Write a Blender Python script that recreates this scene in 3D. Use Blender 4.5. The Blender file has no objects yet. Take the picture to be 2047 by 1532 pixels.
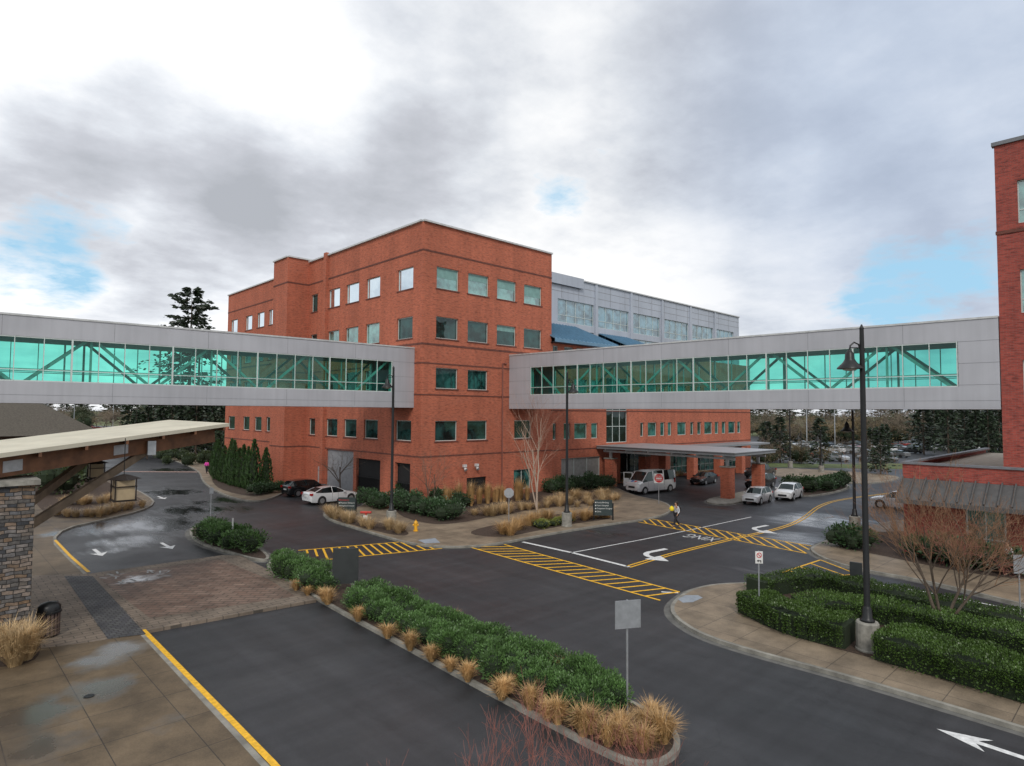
import bpy, math, random, bmesh
from mathutils import Vector, Matrix
random.seed(7)
R=random.random
def U(a,b): return a+(b-a)*random.random()
S=bpy.context.scene; COL=S.collection
# ------------------------------------------------------------------ camera
FPX=1252.0; EYE=8.4; TH=math.radians(46.4); PIT=math.radians(2.7); ROL=math.radians(0.38)
f0=Vector((math.cos(TH),math.sin(TH),0)); r0=Vector((math.sin(TH),-math.cos(TH),0)); up=Vector((0,0,1))
fw=f0*math.cos(PIT)+up*math.sin(PIT); u0=-f0*math.sin(PIT)+up*math.cos(PIT)
cu=u0*math.cos(ROL)-r0*math.sin(ROL); cr=r0*math.cos(ROL)+u0*math.sin(ROL)
EY=Vector((0,0,EYE))
def ray(u,v): return cr*((u-1023.5)/FPX)+cu*((766-v)/FPX)+fw
def G(u,v,z=0.0):
    d=ray(u,v); return EY+d*((z-EYE)/d.z)
def PX(u,v,x): d=ray(u,v); return EY+d*(x/d.x)
def PY(u,v,y): d=ray(u,v); return EY+d*(y/d.y)
def CD(u,dep,z=0.0):
    l=(u-1023.5)/FPX*dep; p=f0*dep+r0*l; return Vector((p.x,p.y,z))
cd=bpy.data.cameras.new('camera'); cam=bpy.data.objects.new('camera',cd); COL.objects.link(cam); S.camera=cam
cd.sensor_width=36; cd.lens=FPX/2047*36; cd.clip_end=6000; cd.clip_start=0.1
M=Matrix((cr,cu,-fw)).transposed().to_4x4(); M.translation=EY; cam.matrix_world=M
S.view_settings.view_transform='Standard'; S.view_settings.look='None'; S.view_settings.exposure=0
# ------------------------------------------------------------------ mesh helpers
ORG={}
def tag(o,label=None,cat=None,group=None,kind=None):
    if label: o['label']=label
    if cat: o['category']=cat
    if group: o['group']=group
    if kind: o['kind']=kind
    return o
def thing(name,label,cat,loc=(0,0,0),group=None):
    o=bpy.data.objects.new(name,None); COL.objects.link(o); o.location=loc; o.empty_display_size=0.3
    ORG[o.name]=Vector(loc); return tag(o,label,cat,group)
class MB:
    def __init__(s): s.v=[]; s.f=[]; s.m=[]
    def face(s,pts,m=0):
        n=len(s.v); s.v.extend([tuple(p) for p in pts]); s.f.append(tuple(range(n,n+len(pts)))); s.m.append(m)
    def box(s,a,b,m=0):
        x0,y0,z0=[min(a[i],b[i]) for i in range(3)]; x1,y1,z1=[max(a[i],b[i]) for i in range(3)]
        n=len(s.v); s.v.extend([(x0,y0,z0),(x1,y0,z0),(x1,y1,z0),(x0,y1,z0),(x0,y0,z1),(x1,y0,z1),(x1,y1,z1),(x0,y1,z1)])
        for q in ((0,3,2,1),(4,5,6,7),(0,1,5,4),(1,2,6,5),(2,3,7,6),(3,0,4,7)):
            s.f.append(tuple(n+i for i in q)); s.m.append(m)
    def obox(s,c,a,b,d,m=0):
        c,a,b,d=Vector(c),Vector(a),Vector(b),Vector(d); n=len(s.v)
        for k in (-1,1):
            for i,j in ((-1,-1),(1,-1),(1,1),(-1,1)): s.v.append(tuple(c+a*i+b*j+d*k))
        for q in ((0,3,2,1),(4,5,6,7),(0,1,5,4),(1,2,6,5),(2,3,7,6),(3,0,4,7)):
            s.f.append(tuple(n+i for i in q)); s.m.append(m)
    def beam(s,p,q,w,h,m=0,upv=(0,0,1)):
        p,q=Vector(p),Vector(q); d=(q-p); L=d.length; d.normalize(); sd=d.cross(Vector(upv))
        if sd.length<1e-4: sd=Vector((1,0,0))
        sd.normalize(); uu=sd.cross(d)
        s.obox((p+q)/2,d*(L/2),sd*(w/2),uu*(h/2),m)
    def tube(s,pts,rs,n=8,m=0,cap=True):
        pts=[Vector(p) for p in pts]
        if not hasattr(rs,'__len__'): rs=[rs]*len(pts)
        st=len(s.v)
        for i,p in enumerate(pts):
            t=(pts[min(i+1,len(pts)-1)]-pts[max(i-1,0)])
            if t.length<1e-6: t=Vector((0,0,1))
            t.normalize(); a=t.cross(Vector((0.013,1,0.021)) if abs(t.y)<.9 else Vector((1,0,0))); a.normalize(); b=t.cross(a)
            for k in range(n):
                an=2*math.pi*k/n; s.v.append(tuple(p+(a*math.cos(an)+b*math.sin(an))*rs[i]))
        for i in range(len(pts)-1):
            for k in range(n):
                k2=(k+1)%n; s.f.append((st+i*n+k,st+i*n+k2,st+(i+1)*n+k2,st+(i+1)*n+k)); s.m.append(m)
        if cap:
            s.f.append(tuple(st+k for k in range(n))[::-1]); s.m.append(m)
            s.f.append(tuple(st+(len(pts)-1)*n+k for k in range(n))); s.m.append(m)
    def lathe(s,prof,c,n=16,m=0,ax='z'):
        st=len(s.v); c=Vector(c)
        for r,z in prof:
            for k in range(n):
                an=2*math.pi*k/n; x,y=r*math.cos(an),r*math.sin(an)
                s.v.append(tuple(c+(Vector((x,y,z)) if ax=='z' else Vector((x,z,y)))))
        for i in range(len(prof)-1):
            for k in range(n):
                k2=(k+1)%n; s.f.append((st+i*n+k,st+i*n+k2,st+(i+1)*n+k2,st+(i+1)*n+k)); s.m.append(m)
        s.f.append(tuple(st+k for k in range(n))[::-1]); s.m.append(m)
        s.f.append(tuple(st+(len(prof)-1)*n+k for k in range(n))); s.m.append(m)
    def prism(s,poly,z0,z1,m=0,mt=None):
        a=[(p[0],p[1],z0) for p in poly]; b=[(p[0],p[1],z1) for p in poly]; n=len(poly)
        s.face(b,m if mt is None else mt)
        for i in range(n): s.face([a[i],a[(i+1)%n],b[(i+1)%n],b[i]],m)
    def leaf(s,c,size,asp=0.5,m=0,d=None,nrm=None):
        if d is None: d=Vector((U(-1,1),U(-1,1),U(-1,1)))
        if d.length<.01: d=Vector((0,0,1))
        d=d.normalized(); nrm=Vector((U(-1,1),U(-1,1),U(-1,1))) if nrm is None else nrm
        w=d.cross(nrm)
        if w.length<.01: w=Vector((1,0,0))
        w=w.normalized()*size*asp*.5; c=Vector(c); e=c+d*size; mid=c+d*size*.5
        s.face([c,mid+w,e,mid-w],m)
    def build(s,name,mats,parent=None,org=None,smooth=False,ang=0.7):
        if org is None: org=ORG.get(parent.name,Vector((0,0,0))) if parent else Vector((0,0,0))
        org=Vector(org)
        me=bpy.data.meshes.new(name); me.from_pydata([(v[0]-org.x,v[1]-org.y,v[2]-org.z) for v in s.v],[],s.f)
        if not isinstance(mats,(list,tuple)): mats=[mats]
        for m in mats: me.materials.append(m)
        me.polygons.foreach_set('material_index',s.m)
        if smooth:
            me.polygons.foreach_set('use_smooth',[True]*len(s.f)); me.set_sharp_from_angle(angle=ang)
        me.update()
        o=bpy.data.objects.new(name,me); COL.objects.link(o)
        if parent: o.parent=parent; ORG[o.name]=org
        else: o.location=org; ORG[o.name]=org
        return o
def clean_normals(o):
    bm=bmesh.new(); bm.from_mesh(o.data); bmesh.ops.remove_doubles(bm,verts=bm.verts,dist=.0008); bmesh.ops.recalc_face_normals(bm,faces=bm.faces); bm.to_mesh(o.data); bm.free()
def dup(o,parent=None,loc=None,rz=None,sc=None,label=None,group=None):
    c=o.copy(); COL.objects.link(c)
    if parent: c.parent=parent
    if loc is not None: c.location=loc
    if rz is not None: c.rotation_euler=(0,0,rz)
    if sc is not None: c.scale=sc if hasattr(sc,'__len__') else (sc,sc,sc)
    if label: c['label']=label
    if group: c['group']=group
    for ch in list(o.children): dup(ch,c)
    return c
# ------------------------------------------------------------------ materials
def newmat(name):
    m=bpy.data.materials.new(name); m.use_nodes=True; nt=m.node_tree; return m,nt,nt.nodes['Principled BSDF']
def N(nt,t,**k):
    n=nt.nodes.new(t)
    for a,b in k.items(): setattr(n,a,b)
    return n
def setin(n,**k):
    for a,b in k.items(): n.inputs[a].default_value=b
def ramp(nt,fac,stops):
    r=N(nt,'ShaderNodeValToRGB'); e=r.color_ramp.elements
    while len(e)<len(stops): e.new(.5)
    for i,(p,c) in enumerate(stops):
        e[i].position=p; e[i].color=(c[0],c[1],c[2],1) if hasattr(c,'__len__') else (c,c,c,1)
    nt.links.new(fac,r.inputs[0]); return r.outputs[0]
def noise(nt,scale,detail=4,vec=None,rough=.55):
    n=N(nt,'ShaderNodeTexNoise'); setin(n,Scale=scale,Detail=detail,Roughness=rough)
    if vec is None:
        g=N(nt,'ShaderNodeNewGeometry'); vec=g.outputs['Position']
    nt.links.new(vec,n.inputs['Vector']); return n.outputs['Fac']
def mix(nt,a,b,f,mode='MIX'):
    m=N(nt,'ShaderNodeMix',data_type='RGBA',blend_type=mode)
    for i,x in ((0,f),(6,a),(7,b)):
        if hasattr(x,'links'): nt.links.new(x,m.inputs[i])
        elif i==0: m.inputs[0].default_value=x
        else: m.inputs[i].default_value=(x[0],x[1],x[2],1)
    return m.outputs[2]
def mth(nt,op,a,b=None,c=None,clamp=False):
    m=N(nt,'ShaderNodeMath',operation=op); m.use_clamp=clamp
    for i,x in enumerate((a,b,c)):
        if x is None: continue
        if hasattr(x,'links'): nt.links.new(x,m.inputs[i])
        else: m.inputs[i].default_value=x
    return m.outputs[0]
def mat(name,c,rough=.6,metal=0.0,var=.15,scale=3.0,bump=0.0,bscale=40,local=False,spec=.5):
    if name in bpy.data.materials: return bpy.data.materials[name]
    m,nt,b=newmat(name); setin(b,Roughness=rough,Metallic=metal); b.inputs['Specular IOR Level'].default_value=spec
    vec=None
    if local:
        t=N(nt,'ShaderNodeTexCoord'); vec=t.outputs['Object']
    n=noise(nt,scale,5,vec)
    lo=[x*(1-var) for x in c]; hi=[min(1,x*(1+var)) for x in c]
    nt.links.new(ramp(nt,n,[(.3,lo),(.7,hi)]),b.inputs['Base Color'])
    if bump:
        bn=N(nt,'ShaderNodeBump'); setin(bn,Strength=bump,Distance=.02); nt.links.new(noise(nt,bscale,3,vec),bn.inputs['Height']); nt.links.new(bn.outputs[0],b.inputs['Normal'])
    return m
def cladmat(name,c,rough,metal):
    """metal panels: faint rain streaks and soft tone drift"""
    m,nt,b=newmat(name); g=N(nt,'ShaderNodeNewGeometry'); sx=N(nt,'ShaderNodeSeparateXYZ'); nt.links.new(g.outputs['Position'],sx.inputs[0])
    cb=N(nt,'ShaderNodeCombineXYZ'); nt.links.new(mth(nt,'ADD',sx.outputs[0],sx.outputs[1]),cb.inputs[0]); nt.links.new(sx.outputs[2],cb.inputs[1])
    mp=N(nt,'ShaderNodeMapping'); setin(mp,Scale=(2.2,.10,1)); nt.links.new(cb.outputs[0],mp.inputs[0])
    col=mix(nt,c,ramp(nt,noise(nt,1,4,mp.outputs[0]),[(.35,.93),(.6,1.02)]),1.0,'MULTIPLY'); col=mix(nt,col,ramp(nt,noise(nt,.25,3),[(.35,.92),(.65,1.06)]),1.0,'MULTIPLY')
    nt.links.new(col,b.inputs['Base Color']); setin(b,Roughness=rough,Metallic=metal); return m
def brickmat(name,c1,c2,mort,w=.3,h=.1):
    m,nt,b=newmat(name); g=N(nt,'ShaderNodeNewGeometry'); sx=N(nt,'ShaderNodeSeparateXYZ'); nt.links.new(g.outputs['Position'],sx.inputs[0])
    a=mth(nt,'ADD',sx.outputs[0],sx.outputs[1]); cb=N(nt,'ShaderNodeCombineXYZ'); nt.links.new(a,cb.inputs[0]); nt.links.new(sx.outputs[2],cb.inputs[1])
    br=N(nt,'ShaderNodeTexBrick'); nt.links.new(cb.outputs[0],br.inputs['Vector'])
    setin(br,Scale=1.0); br.inputs['Brick Width'].default_value=w; br.inputs['Row Height'].default_value=h; br.inputs['Mortar Size'].default_value=.007; br.inputs['Bias'].default_value=-.3
    setin(br,Color1=(*c1,1),Color2=(*c2,1),Mortar=(*mort,1))
    v=ramp(nt,noise(nt,.3,6,None,.7),[(.3,.86),(.7,1.1)]); col=mix(nt,br.outputs['Color'],v,1.0,'MULTIPLY')
    mp=N(nt,'ShaderNodeMapping'); setin(mp,Scale=(2.6,8.5,1)); nt.links.new(cb.outputs[0],mp.inputs[0])
    sp=ramp(nt,noise(nt,1.0,3,mp.outputs[0]),[(.34,.64),(.46,.98),(.7,1.12)]); col=mix(nt,col,sp,1.0,'MULTIPLY')
    st=N(nt,'ShaderNodeMapping'); setin(st,Scale=(1.1,.06,1)); nt.links.new(cb.outputs[0],st.inputs[0])
    col=mix(nt,col,ramp(nt,noise(nt,1.0,4,st.outputs[0]),[(.35,.88),(.6,1.04)]),1.0,'MULTIPLY')
    nt.links.new(col,b.inputs['Base Color']); setin(b,Roughness=.85)
    bn=N(nt,'ShaderNodeBump'); setin(bn,Strength=.35,Distance=.01); nt.links.new(br.outputs['Fac'],bn.inputs['Height']); bn.invert=True; nt.links.new(bn.outputs[0],b.inputs['Normal'])
    return m
def foliage(name,c,var=.5):
    m,nt,b=newmat(name); n1=noise(nt,2.2,3); n2=noise(nt,38,2); n=mth(nt,'ADD',mth(nt,'MULTIPLY',n1,.5),mth(nt,'MULTIPLY',n2,.5))
    lo=[x*(1-var) for x in c]; hi=[x*(1+var) for x in c]
    oi=N(nt,'ShaderNodeObjectInfo'); v=mth(nt,'MULTIPLY_ADD',oi.outputs['Random'],.35,.82)
    col=ramp(nt,n,[(.36,lo),(.5,c),(.64,hi)])
    hs=N(nt,'ShaderNodeHueSaturation'); nt.links.new(v,hs.inputs['Value']); nt.links.new(col,hs.inputs['Color']); nt.links.new(hs.outputs[0],b.inputs['Base Color'])
    setin(b,Roughness=.42); b.inputs['Specular IOR Level'].default_value=.45
    return m
def wetmask(nt,spots,n,gain=7.0):
    g=N(nt,'ShaderNodeNewGeometry'); tot=None
    for (c,r,st) in spots:
        d=N(nt,'ShaderNodeVectorMath',operation='DISTANCE'); nt.links.new(g.outputs['Position'],d.inputs[0]); d.inputs[1].default_value=(c[0],c[1],0)
        mr=N(nt,'ShaderNodeMapRange'); nt.links.new(d.outputs['Value'],mr.inputs[0]); mr.inputs[1].default_value=r; mr.inputs[2].default_value=r*.15; mr.inputs[3].default_value=0; mr.inputs[4].default_value=st
        tot=mr.outputs[0] if tot is None else mth(nt,'MAXIMUM',tot,mr.outputs[0])
    return mth(nt,'MULTIPLY',mth(nt,'SUBTRACT',mth(nt,'ADD',tot,n),1.0),gain,None,True)
def asphalt():
    m,nt,b=newmat('asphalt'); col=ramp(nt,noise(nt,.16,6,None,.65),[(.3,(.022,.023,.026)),(.55,(.034,.035,.039)),(.75,(.052,.053,.057))])
    col=mix(nt,col,ramp(nt,noise(nt,55,2),[(.3,.65),(.7,1.35)]),1.0,'MULTIPLY')
    g=N(nt,'ShaderNodeNewGeometry')
    for sc in ((1.2,.05,1),(.05,1.3,1)):
        mp=N(nt,'ShaderNodeMapping'); setin(mp,Scale=sc); nt.links.new(g.outputs['Position'],mp.inputs[0])
        col=mix(nt,col,ramp(nt,noise(nt,1,4,mp.outputs[0]),[(.35,.82),(.65,1.14)]),1.0,'MULTIPLY')
    vo=N(nt,'ShaderNodeTexVoronoi',feature='DISTANCE_TO_EDGE'); setin(vo,Scale=.16); wv=N(nt,'ShaderNodeVectorMath',operation='ADD'); ns=N(nt,'ShaderNodeTexNoise'); setin(ns,Scale=.6,Detail=5.0); nt.links.new(g.outputs['Position'],ns.inputs['Vector']); s2=N(nt,'ShaderNodeVectorMath',operation='SCALE'); s2.inputs['Scale'].default_value=2.5; nt.links.new(ns.outputs['Color'],s2.inputs[0]); nt.links.new(g.outputs['Position'],wv.inputs[0]); nt.links.new(s2.outputs[0],wv.inputs[1]); nt.links.new(wv.outputs[0],vo.inputs['Vector'])
    col=mix(nt,col,ramp(nt,vo.outputs['Distance'],[(.0,.6),(.004,1.0)]),.7,'MULTIPLY')
    mp2=N(nt,'ShaderNodeMapping'); setin(mp2,Scale=(.9,.22,1)); nt.links.new(g.outputs['Position'],mp2.inputs[0])
    w=wetmask(nt,[(G(300,1050),10,.86),(G(270,1080),6,.78),(G(400,1020),9,.82),(G(330,985),10,.78),(G(450,1000),9,.76),(G(210,1100),4,.66),(G(1640,1040),10,.76),(G(1600,1075),7,.68),(G(1100,1470),1.8,.64),(G(350,940),12,.74),(G(1500,1140),4,.56),(G(1200,1060),8,.56),(G(1420,1010),8,.6)],noise(nt,.8,6,mp2.outputs[0],.65),2.6)
    nt.links.new(mix(nt,col,(.018,.019,.021),w),b.inputs['Base Color'])
    rg=mth(nt,'MULTIPLY_ADD',w,-.5,mth(nt,'MULTIPLY_ADD',noise(nt,.25,4),.5,.26)); nt.links.new(mth(nt,'MAXIMUM',rg,.06),b.inputs['Roughness'])
    nt.links.new(mth(nt,'MULTIPLY_ADD',w,.5,.4),b.inputs['Specular IOR Level'])
    bn=N(nt,'ShaderNodeBump'); setin(bn,Distance=.01); nt.links.new(mth(nt,'MULTIPLY_ADD',w,-.36,.40),bn.inputs['Strength']); nt.links.new(noise(nt,60,2),bn.inputs['Height']); nt.links.new(bn.outputs[0],b.inputs['Normal'])
    return m
def slabs(name,c,w,h,mort,spots=None,off=0.0,bw=.012,c2=None,rough=.75,rot=0,gain=4.0):
    m,nt,b=newmat(name); g=N(nt,'ShaderNodeNewGeometry'); vec=g.outputs['Position']
    if rot:
        mp=N(nt,'ShaderNodeMapping'); mp.inputs['Rotation'].default_value=(0,0,rot); nt.links.new(vec,mp.inputs[0]); vec=mp.outputs[0]
    br=N(nt,'ShaderNodeTexBrick',offset=off); nt.links.new(vec,br.inputs['Vector']); setin(br,Scale=1.0)
    br.inputs['Brick Width'].default_value=w; br.inputs['Row Height'].default_value=h; br.inputs['Mortar Size'].default_value=bw; c2=c2 or [x*.8 for x in c]
    setin(br,Color1=(*c,1),Color2=(*c2,1),Mortar=(*mort,1))
    col=mix(nt,br.outputs['Color'],ramp(nt,noise(nt,.7,7,None,.65),[(.3,.5),(.7,1.22)]),1.0,'MULTIPLY')
    col=mix(nt,col,ramp(nt,noise(nt,22,3),[(.3,.84),(.7,1.12)]),1.0,'MULTIPLY')
    if spots:
        w_=wetmask(nt,spots,noise(nt,.9,7,None,.62),gain)
        nt.links.new(mix(nt,col,(.055,.045,.035),mth(nt,'MULTIPLY',w_,.7)),b.inputs['Base Color'])
        nt.links.new(mth(nt,'MULTIPLY_ADD',w_,-.42,.62),b.inputs['Roughness']); nt.links.new(mth(nt,'MULTIPLY_ADD',w_,.5,.4),b.inputs['Specular IOR Level'])
        b.inputs['Coat IOR'].default_value=1.75; nt.links.new(mth(nt,'MULTIPLY',w_,1.0),b.inputs['Coat Weight']); b.inputs['Coat Roughness'].default_value=.22
    else: nt.links.new(col,b.inputs['Base Color']); setin(b,Roughness=rough)
    return m
def glasspane(name,c,refl,rough=.02,k=.5,gc=(.80,.95,.94,1)):
    m,nt,b=newmat(name); nt.nodes.remove(b); out=nt.nodes['Material Output']
    d=N(nt,'ShaderNodeBsdfDiffuse'); nt.links.new(ramp(nt,noise(nt,.9,3),[(.38,[x*.3 for x in c]),(.62,[x*1.8 for x in c])]),d.inputs[0])
    g=N(nt,'ShaderNodeBsdfGlossy'); setin(g,Color=gc,Roughness=rough); lw=N(nt,'ShaderNodeLayerWeight'); setin(lw,Blend=.25)
    f=mth(nt,'MULTIPLY_ADD',lw.outputs['Fresnel'],k,refl,True)
    bn=N(nt,'ShaderNodeBump'); setin(bn,Strength=.05,Distance=.3); nt.links.new(noise(nt,.5,2),bn.inputs['Height']); nt.links.new(bn.outputs[0],g.inputs['Normal'])
    x=N(nt,'ShaderNodeMixShader'); nt.links.new(f,x.inputs[0]); nt.links.new(d.outputs[0],x.inputs[1]); nt.links.new(g.outputs[0],x.inputs[2]); nt.links.new(x.outputs[0],out.inputs[0])
    return m
def clearglass(name,c,refl=.08):
    m,nt,b=newmat(name); nt.nodes.remove(b); out=nt.nodes['Material Output']
    d=N(nt,'ShaderNodeBsdfTransparent'); nt.links.new(ramp(nt,noise(nt,.35,2),[(.35,[x*.88 for x in c]),(.65,[min(1,x*1.05) for x in c])]),d.inputs[0]); g=N(nt,'ShaderNodeBsdfGlossy'); setin(g,Color=(.7,1,.95,1),Roughness=.02)
    x=N(nt,'ShaderNodeMixShader'); setin(x,Fac=refl); nt.links.new(d.outputs[0],x.inputs[1]); nt.links.new(g.outputs[0],x.inputs[2]); nt.links.new(x.outputs[0],out.inputs[0])
    return m
def stonemat():
    m,nt,b=newmat('stacked_stone'); g=N(nt,'ShaderNodeNewGeometry'); sx=N(nt,'ShaderNodeSeparateXYZ'); nt.links.new(g.outputs['Position'],sx.inputs[0])
    cb=N(nt,'ShaderNodeCombineXYZ'); nt.links.new(mth(nt,'ADD',sx.outputs[0],sx.outputs[1]),cb.inputs[0]); nt.links.new(sx.outputs[2],cb.inputs[1])
    br=N(nt,'ShaderNodeTexBrick',offset=.37,squash=.7,squash_frequency=3); wv=N(nt,'ShaderNodeVectorMath',operation='ADD'); nt.links.new(cb.outputs[0],wv.inputs[0])
    ns=N(nt,'ShaderNodeTexNoise'); setin(ns,Scale=3.0); nt.links.new(cb.outputs[0],ns.inputs['Vector']); sc=N(nt,'ShaderNodeVectorMath',operation='SCALE'); sc.inputs['Scale'].default_value=.12; nt.links.new(ns.outputs['Color'],sc.inputs[0]); nt.links.new(sc.outputs[0],wv.inputs[1])
    nt.links.new(wv.outputs[0],br.inputs['Vector']); setin(br,Scale=1.0,Color1=(0,0,0,1),Color2=(1,1,1,1),Mortar=(.5,.5,.5,1)); br.inputs['Brick Width'].default_value=.34; br.inputs['Row Height'].default_value=.13; br.inputs['Mortar Size'].default_value=.012
    col=ramp(nt,br.outputs['Color'],[(0,(.05,.053,.06)),(.3,(.13,.12,.11)),(.55,(.21,.135,.08)),(.8,(.24,.21,.19)),(1,(.11,.12,.135))])
    col=mix(nt,col,(.025,.023,.022),br.outputs['Fac']); col=mix(nt,col,ramp(nt,noise(nt,9,4),[(.3,.6),(.7,1.25)]),1.0,'MULTIPLY')
    nt.links.new(col,b.inputs['Base Color']); setin(b,Roughness=.85)
    bn=N(nt,'ShaderNodeBump'); setin(bn,Strength=.8,Distance=.03); bn.invert=True; nt.links.new(br.outputs['Fac'],bn.inputs['Height']); nt.links.new(bn.outputs[0],b.inputs['Normal'])
    return m
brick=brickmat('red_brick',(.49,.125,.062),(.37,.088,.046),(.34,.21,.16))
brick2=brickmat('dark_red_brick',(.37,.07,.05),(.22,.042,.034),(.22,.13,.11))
bandm=brickmat('brown_brick_band',(.17,.05,.035),(.12,.036,.027),(.14,.09,.07))
coping=mat('coping_metal',(.55,.56,.56),.45,.3)
clad=cladmat('metal_cladding',(.45,.455,.49),.42,.15)
cladlt=cladmat('light_grey_panel',(.43,.47,.54),.45,.15)
canm=mat('canopy_grey_panel',(.24,.26,.28),.5,.15,.12,.5)
seam=mat('panel_seam',(.17,.175,.19),.6)
seaml=mat('bridge_panel_joint',(.24,.245,.265),.6)
alum=mat('window_aluminium',(.58,.64,.62),.4,.2,.05)
greensteel=mat('green_painted_steel',(.24,.36,.33),.5,.0)
paneg=glasspane('green_window_glass',(.03,.11,.10),.10)
panet=glasspane('sky_brightened_green_glass',(.09,.22,.20),.26)  # paler diffuse green paints part of the reflected sky into the panes
panem=glasspane('mid_dark_window_glass',(.012,.040,.038),.07)
panew=glasspane('sky_reflecting_glass',(.04,.09,.09),.85,gc=(.82,.93,1,1))
paned=glasspane('dark_window_glass',(.012,.02,.02),.05,k=.3)
tint=clearglass('turquoise_bridge_glass',(.43,.88,.79),.05)
bluer=mat('blue_metal_roof',(.13,.26,.38),.4,.1,.12,2)
asp=asphalt()
kerbm=mat('kerb_concrete',(.24,.23,.20),.8,0,.35,2,.1)
walkm=slabs('sidewalk_concrete',(.28,.22,.155),1.6,1.6,(.085,.07,.055),[(G(1390,1185),2,.5),(G(1000,1075),5,.48),(G(1150,1040),5,.5)])
walkw=slabs('wet_brown_concrete',(.165,.12,.073),1.85,1.85,(.045,.037,.03),[(G(250,1305),1.9,.92),(G(205,1385),2.0,.94),(G(60,1440),2.6,.84),(G(70,1510),2.6,.8),(G(200,1330),2.2,.76),(G(120,1070),4,.72),(G(330,1450),2.0,.6)],gain=3.2)
paverm=slabs('tan_brick_pavers',(.24,.165,.125),.62,.31,(.09,.07,.055),[(G(290,1160),3.2,.62),(G(240,1150),2.4,.6)],.5,.03,c2=(.18,.11,.08),rot=.785)
paverb=slabs('tan_border_pavers',(.24,.19,.145),.6,.3,(.09,.075,.06),None,.5,.02)
paverg=slabs('grey_cobble_pavers',(.11,.11,.11),.22,.22,(.04,.04,.04),None,.5,.02,c2=(.07,.07,.08))
soil=mat('dark_bark_mulch',(.055,.035,.024),.95,0,.5,9,.5,30)
lawnm=mat('lawn_grass',(.09,.12,.04),.95,0,.35,.25,.4,20)
drygr=mat('winter_field',(.11,.13,.05),.95,0,.35,.03)
yel=mat('yellow_road_paint',(.78,.43,.02),.6,0,.25,7)
wht=mat('white_road_paint',(.66,.67,.67),.6,0,.25,7)
fwht=mat('worn_white_road_paint',(.34,.35,.35),.7,0,.6,5)
blk=mat('black_painted_metal',(.012,.013,.014),.4,.2,.2)
concr=mat('raw_concrete',(.26,.25,.22),.85,0,.35,4,.2)
stone=stonemat()
wood=mat('glulam_timber',(.15,.065,.03),.6,0,.35,2.5)
woodg=mat('weathered_timber',(.15,.11,.075),.75,0,.35,2.5)
galv=mat('galvanised_steel',(.42,.44,.46),.45,.6,.12,6)
membr=mat('roof_membrane',(.58,.54,.43),.7,0,.12,.7)
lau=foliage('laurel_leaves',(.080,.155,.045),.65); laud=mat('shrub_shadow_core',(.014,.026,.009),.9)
boxl=foliage('clipped_hedge_leaves',(.06,.11,.022),.5); conf=foliage('conifer_needles',(.028,.046,.024),.5); arb=foliage('arborvitae_leaves',(.035,.07,.022),.45)
tan=foliage('dry_ornamental_grass',(.48,.30,.13),.4); tand=foliage('pale_dry_grass',(.48,.34,.18),.4)
barkw=mat('pale_birch_bark',(.42,.33,.26),.8,0,.25,12,local=True); barkd=mat('brown_bark',(.10,.075,.055),.9,0,.3,8,local=True)
twigr=mat('red_twigs',(.27,.10,.075),.7,0,.3,9); twigy=mat('reddish_brown_twigs',(.24,.13,.07),.7,0,.35,6); twigb=mat('grey_brown_twigs',(.17,.135,.10),.9,0,.3,3); twigp=mat('pinkish_tan_twigs',(.36,.22,.16),.8,0,.2,3)
# ------------------------------------------------------------------ world
w=bpy.data.worlds.new('World'); S.world=w; w.use_nodes=True; nt=w.node_tree; bg=nt.nodes['Background']
sky=N(nt,'ShaderNodeTexSky',sky_type='NISHITA'); sky.sun_disc=False
SD=Vector((-.60,-.62,0)).normalized(); EL=math.radians(42)
sky.sun_elevation=EL; sky.sun_rotation=math.atan2(SD.x,SD.y)
tc=N(nt,'ShaderNodeTexCoord'); D=tc.outputs['Generated']; sx=N(nt,'ShaderNodeSeparateXYZ'); nt.links.new(D,sx.inputs[0])
zz=mth(nt,'ADD',mth(nt,'MAXIMUM',sx.outputs[2],0.0),.20)
cb=N(nt,'ShaderNodeCombineXYZ'); nt.links.new(mth(nt,'DIVIDE',sx.outputs[0],zz),cb.inputs[0]); nt.links.new(mth(nt,'DIVIDE',sx.outputs[1],zz),cb.inputs[1])
n1=noise(nt,1.05,7,cb.outputs[0],.52); n2=noise(nt,2.6,8,cb.outputs[0],.58); n3=noise(nt,5.5,6,cb.outputs[0],.6)
def dirmask(u,v,a,b):
    d=ray(u,v).normalized(); dp=N(nt,'ShaderNodeVectorMath',operation='DOT_PRODUCT'); nt.links.new(D,dp.inputs[0]); dp.inputs[1].default_value=d
    mr=N(nt,'ShaderNodeMapRange',interpolation_type='SMOOTHSTEP'); nt.links.new(dp.outputs['Value'],mr.inputs[0]); mr.inputs[1].default_value=math.cos(math.radians(a)); mr.inputs[2].default_value=math.cos(math.radians(b)); return mr.outputs[0]
def addall(l):
    t=l[0]
    for x in l[1:]: t=mth(nt,'ADD',t,x)
    return t
dk=addall([mth(nt,'MULTIPLY',dirmask(u,v,a,b),s) for u,v,a,b,s in ((330,400,12,1,.17),(620,420,9,1,.12),(470,340,8,1,.05),(1650,300,24,4,.06),(40,330,8,1,.10),(850,60,12,2,.05),(1350,180,14,2,.05),(900,300,9,1,.04))])
li=addall([mth(nt,'MULTIPLY',dirmask(u,v,a,b),s) for u,v,a,b,s in ((150,170,13,2,.10),(560,170,11,2,.10),(1150,480,16,2,.08),(1500,600,14,2,.10),(300,600,12,4,.10),(1000,170,10,2,.04))])
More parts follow.
